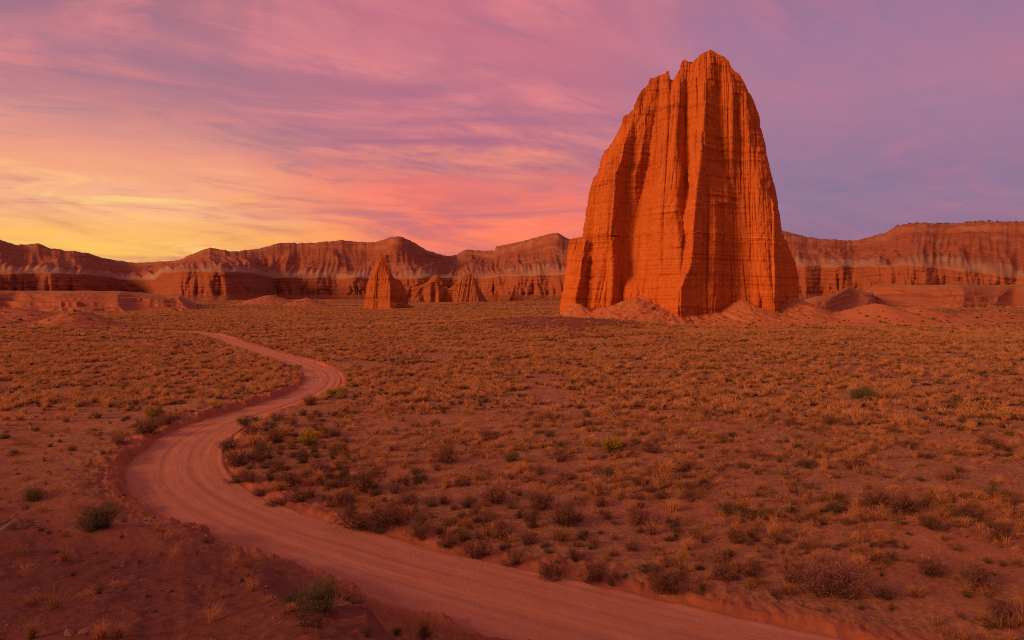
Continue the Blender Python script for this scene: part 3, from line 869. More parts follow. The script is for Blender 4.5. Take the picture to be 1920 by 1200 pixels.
for i in range(1, n2 + 1):                            # gullied slope up to the ridge
    v = i / n2
    prof = 0.52 * v + 0.48 * v ** 2.1 if True else v
    cap_ = sstep(v, 0.86, 0.93)
    prof = prof * 0.90 * (1 - cap_ * 0) + 0.10 * cap_
    wv = arcm + 26 * perlin(arcm / 160, v * 0.8 + arcm * 0, 31) + 3.5 * perlin(arcm / 40, v * 2.2 + arcm * 0, 32)
    g1 = ridged(wv / 95, v * 0.7 + arcm * 0, 1, 33)
    g2 = ridged(wv / 34, v * 0.9 + arcm * 0, 1, 34)
    g3 = ridged(wv / 13, v * 1.6 + arcm * 0, 1, 35)
    bell = np.sin(math.pi * min(v, 1) ** 0.8) ** 0.8
    foot_b = 1 - sstep(v, 0.0, 0.5)
    led = (1.8 * np.tanh(3 * perlin(arcm / 90, v * 13 + arcm * 0, 36)) + 1.1 * np.tanh(3 * perlin(arcm / 50, v * 31 + arcm * 0, 38)) + 0.9 * perlin(arcm / 5, v * 40 + arcm * 0, 39)) * bell
    h = z_rd - z_ct
    gl = (g1 * 0.14 * h + 5.2 * g2 + 2.4 * g3) * bell + (2.2 * g3 + 1.5 * g2) * foot_b * min(1, v * 12)
    zz2 = z_ct + h * prof + gl * (1 - sstep(v, 0.9, 1.0)) + led
    # never above the line of sight to the ridge
    d = d0 + (Dr - d0) * v ** 0.92
    lim = CAMZ + (z_rd - CAMZ) * d / Dr - 0.6 * (1 - v)
    zz2 = np.where(v < 1, np.minimum(zz2, lim), z_rd)
    rows_d.append(d)
    rows_z.append(zz2)
    jag = 0.03 * perlin(arcm / 26, v * 3 + arcm * 0, 41) + 0.025 * g3
    lowp = (1 - sstep(v + jag, 0.07, 0.20)) * (0.55 + 0.45 * sstep(perlin(arcm / 55, v * 9 + arcm * 0, 47), -.3, .3))
    topp = sstep(v + jag, 0.84, 0.93) * 0.5 * sstep(perlin(arcm / 14, v * 30 + arcm * 0, 48), -.3, .3) + 0.35 * sstep(perlin(arcm / 70, v * 5 + arcm * 0, 43), 0.2, 0.5) * bell
    rows_p.append(np.maximum(lowp, topp))
for i in range(1, n3 + 1):                            # plateau behind
    v = i / n3
    rows_d.append(Dr + 1400 * v)
    rows_z.append(z_rd - 60 * v - 3 + 5 * perlin(arcm / 60, v * 3 + arcm * 0, 51))
    rows_p.append(np.zeros(nc))
DD, ZZc, PP = np.array(rows_d), np.array(rows_z), np.array(rows_p)
me = grid_mesh('cliffs', np.stack([np.tan(aa)[None] * DD, DD, ZZc], -1), attrs={'pale': PP})
tag(link('cliffs', me, M_cliff), kind='structure')


# ------------------------------------------------------------------ low ledgy mesas on both sides of the plain
def mesa(edge, seed, nm=900, nr=110):
    """edge: px, foot y, top y along the rim; the top runs back level"""
    e = np.array(edge, float)
    a = np.linspace(math.atan((e[0, 0] - CX) / F), math.atan((e[-1, 0] - CX) / F), nm)
    ea = np.arctan((e[:, 0] - CX) / F)
    fd = CAMZ * F / (np.interp(a, ea, e[:, 1]) - HY)
    arc = a * fd.mean()
    fd = smooth(fd, 22)
    fd = fd + 9 * perlin(arc / 40, arc * 0, seed) + 5 * perlin(arc / 16, arc * 0, seed + 1)
    tz = smooth(np.interp(a, ea, e[:, 2]), 10) + 1.6 * fbm(arc / 60, arc * 0, 3, seed + 31)
    D_, Z_, P_ = [], [], []
    for i in range(nr):
        v = i / (nr - 1)
        if v < 0.7:
            q = v / 0.7
            nl = 5.0
            env = min(1, q * 5) * min(1, (1 - q) * 5)
            qn = np.clip(q + (0.13 * fbm(arc / 38, q * 0.8 + arc * 0, 3, seed + 5)) * env, 0, 1) * nl * 0.999
            lv = np.floor(qn); fr = qn - lv
            sharp = sstep(fbm(arc / 26, q * 2.5 + arc * 0, 2, seed + 21), -0.45, 0.35) * (1 - sstep(q, 0.55, 0.8))
            stp = (lv + 0.85 * sstep(fr, 0.0, 0.35) + 0.15 * fr) / nl
            qs = qn / nl
            stepz = 1 - (1 - (sharp * stp + (1 - sharp) * qs)) ** 1.5
            bay = 17 * ridged(arc / 46 + 0.4 * perlin(arc / 20, q + arc * 0, seed + 22), q * 0.5 + arc * 0, 2, seed + 6) * (1 - 0.8 * q) + 9 * perlin(arc / 90, arc * 0, seed + 17)
            dd = fd + 66 * qs ** 0.9 - bay * 1.25 + sharp * (2.2 * perlin(arc / 6, lv * 3.3, seed + 8) + 1.4 * perlin(arc / 2.4, lv * 3.3 + fr * .7, seed + 18))
            zt = CAMZ + (HY - tz) / F * (fd + 60)
            z = -1.0 + (zt + 1.0) * np.clip(stepz, 0, 1.1) + 0.25 * perlin(arc / 2.5, q * 30 + arc * 0, seed + 19)
            P_.append(0.9 * sstep(q + 0.12 * perlin(arc / 20, q * 2 + arc * 0, seed + 23), .62, .9))
        else:
            q = (v - 0.7) / 0.3
            dd = fd + 66 + 260 * q
            z = zt * (1 - sstep(q, 0.35, 1.0)) - 1.5 * sstep(q, 0.4, 1) + 0.7 * perlin(arc / 15, q * 6 + arc * 0, seed + 9)
            P_.append(np.zeros(nm) + 0.9)
        D_.append(dd); Z_.append(np.minimum(z, zt + 0.6))
    D_, Z_ = np.array(D_), np.array(Z_)
    end = np.minimum(sstep(np.arange(nm), 0, nm * 0.09), sstep(np.arange(nm)[::-1], 0, nm * 0.09))
    Z_ = -2 + (Z_ + 2) * end[None]
    me = grid_mesh('mesa', np.stack([np.tan(a)[None] * D_, D_, Z_], -1), attrs={'pale': np.array(P_)})
    return tag(link('mesa', me, M_mesa), kind='structure')


mesa([(-500, 590, 541), (-150, 588, 544), (0, 585, 545), (60, 584, 545), (170, 584, 545), (215, 584, 546), (255, 583, 549), (300, 583, 554), (345, 583, 557), (375, 582, 564), (395, 580, 574)], 200)
mesa([(1496, 584, 575), (1508, 588, 566), (1530, 589, 558), (1556, 589, 555), (1574, 586, 545), (1590, 584, 537), (1608, 583, 545), (1626, 583, 548), (1650, 582, 550)], 240, 300)
mesa([(1582, 572, 540), (1596, 572, 533), (1630, 573, 533), (1680, 574, 533), (1740, 576, 534), (1800, 578, 534), (1850, 577, 535), (1900, 576, 534), (1960, 578, 533), (2300, 585, 528), (2600, 590, 525)], 260)


# ------------------------------------------------------------------ plants: source meshes
class MB:
    def __init__(s):
        s.v, s.f, s.c = [], [], []

    def ribbon(s, pts, w0, w1, tint, side=None):
        """flat tapering strip through pts"""
        pts = [np.asarray(p, float) for p in pts]
        d = pts[-1] - pts[0]
        a = random.uniform(0, 6.283)
        sd = np.cross(d, (math.cos(a), math.sin(a), 0.3)) if side is None else side
        sd = sd / (np.linalg.norm(sd) + 1e-9)
        b = len(s.v)
        n = len(pts)
        for i, p in enumerate(pts):
            wd = w0 + (w1 - w0) * i / (n - 1)
            s.v += [p - sd * wd, p + sd * wd]
            s.c += [tint[0] + (tint[1] - tint[0]) * i / (n - 1)] * 2
        for i in range(n - 1):
            q = b + 2 * i
            s.f.append((q, q + 1, q + 3, q + 2))

    def leaf(s, p, size, tint):
        a = np.random.default_rng(random.getrandbits(30)).normal(size=(2, 3))
        u = a[0] / np.linalg.norm(a[0]); v = np.cross(u, a[1]); v /= np.linalg.norm(v)
        b = len(s.v)
        for k_ in ((-1, 0), (0, -.45), (1, 0), (0, .45)):
            s.v.append(np.asarray(p) + u * k_[0] * size + v * k_[1] * size)
            s.c.append(tint)
        s.f.append((b, b + 1, b + 2, b + 3))

    def mesh(s, name):
        return raw_mesh(name, np.array(s.v), np.array(s.f), False, {'tint': np.array(s.c)})


def tuft(blades, h, spread, wd, droop=0.5):
    """bunch of dry grass, unit about one metre scaled later"""
    m = MB()
    wind = random.uniform(0, 6.283)
    for _ in range(blades):
        a = random.uniform(0, 6.283)
        r0 = abs(random.gauss(0, 0.35)) * spread * 0.5
        b0 = np.array((math.cos(a) * r0, math.sin(a) * r0, -0.02))
        L = h * random.uniform(0.5, 1.15)
        out = np.array((math.cos(a), math.sin(a), 0)) * spread * random.uniform(0.2, 1.0) + np.array((math.cos(wind), math.sin(wind), 0)) * droop * h * 0.35
        p1 = b0 + out * 0.3 + np.array((0, 0, L * 0.6))
        p2 = b0 + out * 0.85 + np.array((0, 0, L * random.uniform(0.6, 1.0)))
        t0 = random.uniform(0, 0.45)
        m.ribbon([b0, p1, p2], wd, wd * 0.25, (t0 * 0.5, min(1, t0 + random.uniform(0.35, 0.6))))
    return m


def heap(blades, h, spread, wd):
    """wind-combed mat of grass lying over to one side"""
    m = MB()
    for _ in range(blades):
        x0, y0 = random.gauss(0, .3) * spread, random.gauss(0, .3) * spread
        hh = h * max(0.15, 1 - (x0 * x0 + y0 * y0) / spread ** 2 * 1.6)
        b0 = np.array((x0, y0, hh * 0.5 - 0.02))
        dr = np.array((random.uniform(0.25, .6), random.uniform(-.15, .15), 0)) * spread
        p1 = b0 + dr * 0.5 + np.array((0, 0, hh * random.uniform(0.3, .6)))
        p2 = b0 + dr + np.array((0, 0, -hh * random.uniform(0.1, 0.5)))
        t0 = random.uniform(0, 0.5)
        m.ribbon([b0 * (1, 1, 0.1), p1, p2], wd, wd * 0.3, (t0 * 0.4, min(1, t0 + 0.4)))
    return m


def shrub_parts(stems, h, rad, twigs, leaves, leaf_size, upright=0.5, wd=0.008, tip_leaf=False, leaf_top=0.0):
    """returns stem and foliage builders for a bush of height h and radius rad"""
    st, fo = MB(), MB()
    lobes = [(random.gauss(0, .34) * rad, random.gauss(0, .34) * rad, random.uniform(.6, 1.1)) for _q in range(random.randint(2, 4))]
    for _ in range(stems):
        lx, ly, lh = random.choice(lobes)
        a = random.uniform(0, 6.283)
        q = random.random() ** 0.55
        tip = np.array((lx + math.cos(a) * rad * .72 * q, ly + math.sin(a) * rad * .72 * q, lh * h * random.uniform(0.62, 1.08) * (1 - (1 - upright) * q * q)))
        b0 = np.array((lx * .6 + math.cos(a) * rad * 0.14 * q, ly * .6 + math.sin(a) * rad * 0.14 * q, -0.04))
        mid = b0 * 0.5 + tip * 0.5 + np.array((random.gauss(0, .07) * rad, random.gauss(0, .07) * rad, (0.06 - 0.18 * (1 - upright)) * h * q))
        st.ribbon([b0, mid, tip], wd, wd * 0.4, (0.0, 0.4))
        for _k in range(twigs):
            s_ = random.uniform(0.25, 1.0)
            p = (b0 * (1 - s_) + mid * s_) if s_ < .5 else (mid * (2 - 2 * s_) + tip * (2 * s_ - 1))
            dv = np.array((random.gauss(0, .16) + math.cos(a) * 0.10, random.gauss(0, .16) + math.sin(a) * .10, abs(random.gauss(0.16, .12)))) * (rad + h) * 0.55
            e = p + dv
            e[2] = max(0.02, e[2])
            fo_or = st if not tip_leaf else st
            fo_or.ribbon([p, (p + e) / 2 + np.array((random.gauss(0, .02), random.gauss(0, .02), .02)), e], wd * 0.55, wd * 0.25, (0.15, 0.75))
            for _l in range(leaves):
                s2 = random.uniform(0.3, 1.0)
                pl = p * (1 - s2) + e * s2 + np.array((random.gauss(0, .02), random.gauss(0, .02), random.gauss(0, .02)))
                if pl[2] / h < leaf_top * random.uniform(0.7, 1.2):
                    continue
                fo.leaf(pl, leaf_size * random.uniform(0.6, 1.3), random.uniform(0.1, 0.6) + 0.4 * min(1, pl[2] / h))
    return st, fo


def stock(name, meshes, mat):
    """source meshes kept in a collection that is not part of the scene"""
    c = bpy.data.collections.new(name)
    for i, me in enumerate(meshes):
        me.materials.clear()
        me.materials.append(mat[i] if isinstance(mat, list) else mat)
        ob = bpy.data.objects.new('%s_source_%02d' % (name, i), me)
        c.objects.link(ob)
    return c


def scatter(name, coll, pts, scl, rot, idx, label, cat):
    """one object: geometry nodes put a copy of a random source on each point"""
    me = bpy.data.meshes.new(name)
    me.vertices.add(len(pts))
    me.vertices.foreach_set('co', np.ascontiguousarray(pts, np.float32).ravel())
    for an, ty, av in (('scl', 'FLOAT', scl), ('idx', 'INT', idx)):
        at = me.attributes.new(an, ty, 'POINT')
        at.data.foreach_set('value', np.ascontiguousarray(av, np.float32 if ty == 'FLOAT' else np.int32))
    at = me.attributes.new('rot', 'FLOAT_VECTOR', 'POINT')
    at.data.foreach_set('vector', np.ascontiguousarray(rot, np.float32).ravel())
    o = link(name, me)
    ng = bpy.data.node_groups.new(name, 'GeometryNodeTree')
    ng.interface.new_socket('Geometry', in_out='INPUT', socket_type='NodeSocketGeometry')
    ng.interface.new_socket('Geometry', in_out='OUTPUT', socket_type='NodeSocketGeometry')
    n = ng.nodes
    gi, go = n.new('NodeGroupInput'), n.new('NodeGroupOutput')
    ci = n.new('GeometryNodeCollectionInfo')
    ci.inputs['Collection'].default_value = coll
    ci.inputs['Separate Children'].default_value = True
    ci.inputs['Reset Children'].default_value = True
    ip = n.new('GeometryNodeInstanceOnPoints')
    ip.inputs['Pick Instance'].default_value = True

    def named(an, ty):
        a = n.new('GeometryNodeInputNamedAttribute')
        a.data_type = ty
        a.inputs['Name'].default_value = an
        return a.outputs['Attribute']
    L = ng.links
    L.new(gi.outputs[0], ip.inputs['Points'])
    L.new(ci.outputs[0], ip.inputs['Instance'])
    L.new(named('idx', 'INT'), ip.inputs['Instance Index'])
    L.new(named('rot', 'FLOAT_VECTOR'), ip.inputs['Rotation'])
    L.new(named('scl', 'FLOAT'), ip.inputs['Scale'])
    L.new(ip.outputs[0], go.inputs[0])
    md = o.modifiers.new('scatter', 'NODES')
    md.node_group = ng
    return tag(o, label, cat, None, 'stuff')


near_src = [tuft(70, .42, .26, .0045).mesh('t') for _ in range(3)] + [heap(90, .22, .5, .005).mesh('t') for _ in range(2)]
near_mat = [M_straw] * 5
for _ in range(3):
    a_, b_ = shrub_parts(16, .26, .24, 5, 3, .018, .6, .004)
    a_.f += [tuple(i + len(a_.v) for i in f) for f in b_.f]; a_.v += b_.v; a_.c += b_.c
    near_src.append(a_.mesh('t')); near_mat.append(M_scrub)
far_src = [tuft(56, .44, .34, .013).mesh('t') for _ in range(4)]
far_mat = [M_straw] * 4
for _ in range(2):
    m_ = tuft(50, .32, .36, .015)
    far_src.append(m_.mesh('t')); far_mat.append(M_scrub)
C_near = stock('near_tufts', near_src, near_mat)
C_far = stock('far_tufts', far_src, far_mat)


def wedge_points(r0, r1, dens, a0=-47, a1=47):
    area = 0.5 * R(a1 - a0) * (r1 * r1 - r0 * r0)
    n = int(area * dens)
    r = np.sqrt(rng.uniform(r0 * r0, r1 * r1, n))
    a = np.radians(rng.uniform(a0, a1, n))
    return np.sin(a) * r, np.cos(a) * r


def grass_field(name, r0, r1, dens, coll, nsrc, n_straw, smin, smax, label):
    x, y = wedge_points(r0, r1, dens)
    z, clay, grassy, rd, bare, _t = ground_h(x, y, True)
    clump = 0.75 * fbm(x / 9, y / 9, 3, 301) + 0.8 * fbm(x / 1.7, y / 1.7, 2, 305)
    patch = sstep(clump + 0.25 * sstep(np.hypot(x, y), 110, 60) * (fbm(x / 16, y / 16, 2, 309) - 0.35), -0.36, 0.32) * (0.55 + 0.45 * sstep(fbm(x / 70, y / 70, 2, 307), -0.35, 0.2))
    r = np.hypot(x, y)
    left = (x / y < -0.26) & (r < 85)                 # thin cover on the clay side of the road
    keep = rng.random(len(x)) < grassy * patch * np.where(left, 0.34, 1.0) * 1.0 + 0.028 * clay * (rd > 0.8) + 0.04 * bare * (r > 100)
    keep &= (rd > 0.2)
    x, y, z = x[keep], y[keep], z[keep]
    n = len(x)
    shr = sstep(fbm(x / 14, y / 14, 3, 311), -0.1, 0.7)
    is_s = rng.random(n) < 0.10 + 0.36 * shr
    idx = np.where(is_s, rng.integers(n_straw, nsrc, n), rng.integers(0, n_straw, n))
    scl = np.minimum(rng.uniform(smin, smax, n) * np.exp(rng.normal(-.05, .34, n)), smax * 1.15)
    rot = np.stack([rng.normal(0, .12, n), rng.normal(0, .12, n), rng.uniform(0, 6.283, n)], 1)
    scatter(name, coll, np.stack([x, y, z - 0.015], 1), scl, rot, idx, label, 'grass')
    return n


ng_ = [grass_field('grass', 7, 75, 5.2, C_near, 8, 5, 0.8, 1.6, 'dry straw coloured bunch grass and low scrub dotting the red soil near the road'),
       grass_field('grass', 75, 230, 3.8, C_far, 6, 4, 0.9, 1.8, 'dry grass cover across the middle of the plain'),
       grass_field('grass', 230, 620, 1.0, C_far, 6, 4, 1.3, 2.3, 'dry grass cover around the foot of the rock towers'),
       grass_field('grass', 620, 1250, 0.07, C_far, 6, 4, 2.2, 4.0, 'far grass cover below the distant cliffs')]
print('tufts', ng_)

# ------------------------------------------------------------------ stones
def stone_mesh(seed, flat):
    me = bpy.data.meshes.new('stone')
    import bmesh
    bm = bmesh.new()
    bmesh.ops.create_icosphere(bm, subdivisions=2, radius=0.5)
    rs = random.Random(seed)
    planes = [(np.array([rs.gauss(0, 1) for _ in range(3)]), rs.uniform(.26, .42)) for _ in range(9)]
    for v in bm.verts:
        p = np.array(v.co)
        for nn, dd in planes:
            u = nn / np.linalg.norm(nn)
            k_ = p @ u - dd
            if k_ > 0:
                p = p - u * k_
        v.co = p * (1, rs.uniform(.97, 1.03), flat)
    bm.to_mesh(me); bm.free()
    return me


stones = [stone_mesh(i, f) for i, f in enumerate((.45, .6, .35, .7, .5, .3))]
C_stone = stock('gravel', [s_.copy() for s_ in stones], M_stone)
x, y = wedge_points(6, 62, 24, -47, 30)
z, clay, grassy, rd, bare, _t = ground_h(x, y, True)
keep = (rng.random(len(x)) < clay * sstep(fbm(x / 2.5, y / 2.5, 3, 401), -0.25, 0.6) + 0.55 * (rd > -0.3) * (rd < 2.0) * sstep(fbm(x / 1.5, y / 1.5, 2, 405), -.3, .5)) & (rd > -0.25)
x, y, z = x[keep], y[keep], z[keep]
n = len(x)
scatter('gravel', C_stone, np.stack([x, y, z], 1), np.minimum(0.16, 0.035 * np.exp(rng.normal(0, .6, n))), np.stack([rng.normal(0, .3, n), rng.normal(0, .3, n), rng.uniform(0, 6.28, n)], 1),
        rng.integers(0, 6, n), 'loose pale gravel scattered over the dark clay slope and road edges', 'gravel')
print('gravel', n)
x, y = rng.uniform(5, 150, 9000), rng.uniform(232, 320, 9000)
z, clay, grassy, rd, bare, tl = ground_h(x, y, True)
keep = (tl > 0.5) & (rng.random(len(x)) < 0.30 * sstep(fbm(x / 7, y / 7, 2, 411), -.3, .5))
x, y, z = x[keep], y[keep], z[keep]
n = len(x)
scatter('rubble', C_stone, np.stack([x, y, z], 1), np.minimum(2.2, 0.38 * np.exp(rng.normal(0, .7, n))), np.stack([rng.normal(0, .4, n), rng.normal(0, .4, n), rng.uniform(0, 6.28, n)], 1),
        rng.integers(0, 6, n), 'fallen rubble on the slopes at the foot of the huge monolith', 'rubble')
# ------------------------------------------------------------------ shrubs one can tell apart: each a thing with stems and foliage
def build_kind(kind):
    if kind == 'dark':
        st, fo = shrub_parts(70, .80, .62, 7, 4, .028, .55, .008)
        return [('stems', st.mesh('stems'), M_twig), ('foliage', fo.mesh('foliage'), M_twigleaf)]
    if kind == 'sage':
        st, fo = shrub_parts(60, .62, .62, 7, 6, .026, .5, .007)
        return [('stems', st.mesh('stems'), M_twig), ('foliage', fo.mesh('foliage'), M_sage)]
    if kind == 'green':
        st, fo = shrub_parts(170, .70, .62, 8, 2, .018, .6, .006)
        return [('stems', st.mesh('stems'), M_green), ('foliage', fo.mesh('foliage'), M_sage)]
    if kind == 'yellow':
        st, fo = shrub_parts(80, .78, .60, 7, 9, .030, .55, .006, leaf_top=.42)
        return [('stems', st.mesh('stems'), M_green), ('bloom', fo.mesh('bloom'), M_yellow)]
    if kind == 'dry':
        st, fo = shrub_parts(70, .75, .55, 7, 2, .022, .7, .006)
        return [('stems', st.mesh('stems'), M_scrub), ('foliage', fo.mesh('foliage'), M_scrub)]
    if kind == 'heap':
        return [(None, heap(420, .42, .75, .009).mesh('grass_clump'), M_straw)]
    return [(None, tuft(260, .75, .55, .009, .3).mesh('grass_clump'), M_straw)]


HALF = dict(dark=.85, sage=.85, green=.85, yellow=.82, dry=.8, heap=.85, tuft=.5)
NAMES = dict(dark='twiggy_shrub', sage='sagebrush', green='green_shrub', yellow='rabbitbrush', dry='dry_bush', heap='grass_clump', tuft='grass_clump')
CATS = dict(dark='shrub', sage='shrub', green='shrub', yellow='shrub', dry='shrub', heap='grass clump', tuft='grass clump')
PROTO = {k: [build_kind(k) for _ in range(6 if k == 'dark' else 4)] for k in HALF}
for k in PROTO:
    for var in PROTO[k]:
        for pn, me, mm in var:
            me.materials.clear()
            me.materials.append(mm)
taken = []


def plant(kind, x, y, wid, label, group=None, zs=1.0, sink=0.03):
    var = random.choice(PROTO[kind])
    s = wid / (2 * HALF[kind])
    z = float(ground_h(np.array([x]), np.array([y]))[0]) - sink * s
    rot = random.uniform(0, 6.283)
    nm = NAMES[kind]
    if var[0][0] is None:
        o = bpy.data.objects.new(nm, var[0][1])
        col.objects.link(o)
    else:
        o = bpy.data.objects.new(nm, None)
        o.empty_display_size = 0.2
        col.objects.link(o)
        for pn, me, mm in var:
            p = bpy.data.objects.new(pn, me)
            col.objects.link(p)
            p.parent = o
    o.location = (x, y, z)
    o.rotation_euler = (0, 0, rot)
    o.scale = (s * random.uniform(.85, 1.25), s * random.uniform(.7, 1.05), s * zs * random.uniform(.68, 1.08))
    taken.append((x, y, wid / 2))
    return tag(o, label, CATS[kind], group)


def plant_px(kind, px, py, wpx, label, group=None, zs=1.0):
    x, y = cam_ray_ground(px, py)
    return plant(kind, x, y, (1.4 if group in ('dark shrubs in the thicket inside the road bend', 'dark shrubs on the bank along the near road') else 1.2) * wpx / F * y, label, group, zs)


G1 = 'yellow blooming bushes on the plain'
for a_ in [('yellow', 290, 789, 46, 'yellow blooming bush above the cut bank left of the road', G1),
           ('yellow', 578, 836, 50, 'bright yellow bush standing in the scrub right of the road bend', G1),
           ('yellow', 632, 746, 40, 'olive yellow bush on the right verge below the far road curve', G1),
           ('yellow', 655, 706, 24, 'small round yellow bush just outside the far curve of the road', G1),
           ('yellow', 556, 694, 24, 'yellow green bush on the inner edge of the far road curve', G1),
           ('yellow', 408, 764, 24, 'small yellow bush above the bank left of the road, lower of two', G1),
           ('yellow', 408, 731, 20, 'small yellow bush left of the road, upper of two', G1),
           ('yellow', 294, 717, 18, 'little yellow bush alone among straw grass on the left plain', G1),
           ('yellow', 1150, 846, 58, 'broad golden yellow bush on bare red soil right of centre', G1),
           ('green', 1608, 748, 60, 'wide olive green bush on the straw plain below the right cliffs', None),
           ('green', 548, 1136, 72, 'tall left lobe of the grey green bush on the ledge above the road', 'bushes on the ledge above the road'),
           ('green', 603, 1142, 118, 'largest grey green bush on the ledge above the road', 'bushes on the ledge above the road'),
           ('tuft', 546, 1146, 26, 'orange dry grass tuft at the foot of the big ledge bush', 'grass clumps on the near knoll'),
           ('tuft', 796, 1194, 44, 'yellowish grass clump at the bottom edge beside the road', 'grass clumps on the near knoll'),
           ('dry', 690, 1196, 46, 'grey leafless bush at the bottom edge of the knoll', None),
           ('green', 745, 1190, 26, 'small dark green bush between grey bush and yellowish grass clump', None),
           ('tuft', 190, 1196, 40, 'pale straw clump on the clay at the bottom left', 'grass clumps on the near knoll'),
           ('tuft', 222, 1198, 34, 'dark straw clump on the clay at the bottom left', 'grass clumps on the near knoll'),
           ('tuft', 60, 1198, 40, 'straw clump nearest the bottom left corner', 'grass clumps on the near knoll'),
           ('green', 192, 990, 108, 'dark green bush on the clay slope left of the road', None),
           ('green', 62, 940, 66, 'spreading olive bush on the left clay slope above the rock pile', None),
           ('sage', 12, 822, 30, 'grey green bush at the left edge of the plain', None),
           ('sage', 235, 768, 36, 'low grey green bush beside the yellow bush left of the road', None),
           ('dark', 310, 796, 46, 'dark twiggy shrub hanging over the cut bank behind the yellow bush', None),
           ('dark', 275, 812, 60, 'reddish brown shrub on the cut bank left of the road', None),
           ('dark', 226, 832, 44, 'brown shrub at the head of the bank outside the road bend', None),
           ('dry', 280, 1120, 20, 'small dry bush low on the dark clay slope', None),
           ('dry', 186, 1115, 24, 'dead bush with upright stick on the dark clay slope', None),
           ('dark', 905, 822, 54, 'rounded reddish brown shrub on the bare patch in mid plain', None),
           ('heap', 1140, 780, 64, 'largest mound of drooping dry grass in mid plain', 'drooping grass mounds'),
           ('heap', 1522, 1026, 52, 'grey drooping grass mound on bare soil at lower right, largest there', 'drooping grass mounds'),
           ('heap', 1580, 1024, 36, 'grey drooping grass mound next to the largest lower right one', 'drooping grass mounds'),
           ('heap', 1612, 990, 40, 'drooping grass mound lying uphill of the lower right pair', 'drooping grass mounds'),
           ('heap', 1660, 1006, 46, 'drooping grass mound farthest right of the lower right cluster', 'drooping grass mounds'),
           ('heap', 870, 900, 50, 'flattened grass mound on the pale soil patch right of the thicket', 'drooping grass mounds'),
           ('heap', 712, 870, 44, 'wind combed grass mound behind the road bend thicket', 'drooping grass mounds'),
           ('dark', 1290, 884, 56, 'rusty brown shrub standing alone right of the golden bush', None),
           ('sage', 1510, 876, 50, 'grey round bush on red soil in the right foreground', None),
           ('dark', 1250, 1112, 98, 'largest dark shrub on the bank beside the near road', None),
           ('dark', 1035, 1082, 74, 'tall grey brown shrub at the road edge left of the largest dark shrub', None),
           ('dark', 900, 1044, 74, 'dark round shrub on the bank above the middle of the near road', None),
           ('dark', 522, 950, 44, 'dark shrub hanging down the inner bank of the road bend', None),
           ('sage', 478, 799, 62, 'long grey green bush at the inner tip of the road bend', None),
           ('dark', 1570, 1116, 130, 'wide black brown shrub mass in the lower right', None),
           ('dark', 1890, 1165, 90, 'dark shrub in the bottom right corner', None)]:
    plant_px(*a_)

TH = 'dark shrubs in the thicket inside the road bend'
BK = 'dark shrubs on the bank along the near road'
RT = 'scrub bushes on the right foreground slope'
for px, py, wp, kd in [(430, 842, 46, 'sage'), (452, 872, 60, 'dark'), (470, 902, 52, 'dark'), (545, 908, 62, 'dark'), (600, 885, 44, 'dark'), (500, 862, 46, 'dry'), (520, 830, 44, 'dark'), (490, 845, 40, 'sage'),
                       (470, 815, 40, 'dark'), (545, 800, 40, 'dark'), (600, 805, 40, 'sage'), (570, 870, 40, 'dry'), (525, 880, 36, 'dark'), (440, 905, 36, 'dry'), (490, 930, 40, 'dark'), (610, 920, 30, 'dry'), (560, 940, 44, 'dark'), (640, 895, 34, 'sage'), (580, 760, 36, 'dark'), (520, 790, 36, 'dry')]:
    plant_px(kd, px, py, wp, {'dark': 'dark twiggy shrub in the thicket inside the road bend', 'sage': 'grey green bush among the thicket inside the road bend', 'dry': 'dry bush among the thicket inside the road bend'}[kd], TH)
for px, py, wp, kd in [(690, 920, 72, 'dark'), (700, 990, 92, 'dark'), (748, 980, 60, 'dark'), (790, 1008, 52, 'dark'), (842, 1024, 44, 'dark'), (660, 965, 40, 'dark'), (710, 1000, 34, 'sage'), (925, 940, 62, 'dark'), (1005, 955, 72, 'dark'), (1060, 985, 74, 'dark'),
                       (840, 990, 40, 'dark'), (870, 1010, 44, 'dry'), (960, 1060, 50, 'dry'), (990, 1020, 44, 'dark'), (1110, 1088, 64, 'dark'), (1150, 1095, 40, 'dry'), (920, 975, 40, 'dark'), (770, 945, 44, 'dark'), (945, 1010, 46, 'dark'), (1080, 1050, 40, 'dry'), (810, 950, 36, 'dry'), (880, 950, 40, 'dark'), (740, 925, 36, 'dark'), (1000, 990, 50, 'dry')]:
    plant_px(kd, px, py, wp, {'dark': 'dark purple brown shrub on the right bank along the near road', 'sage': 'grey green shrub on the right bank along the near road', 'dry': 'dry grey shrub on the right bank along the near road'}[kd], BK)
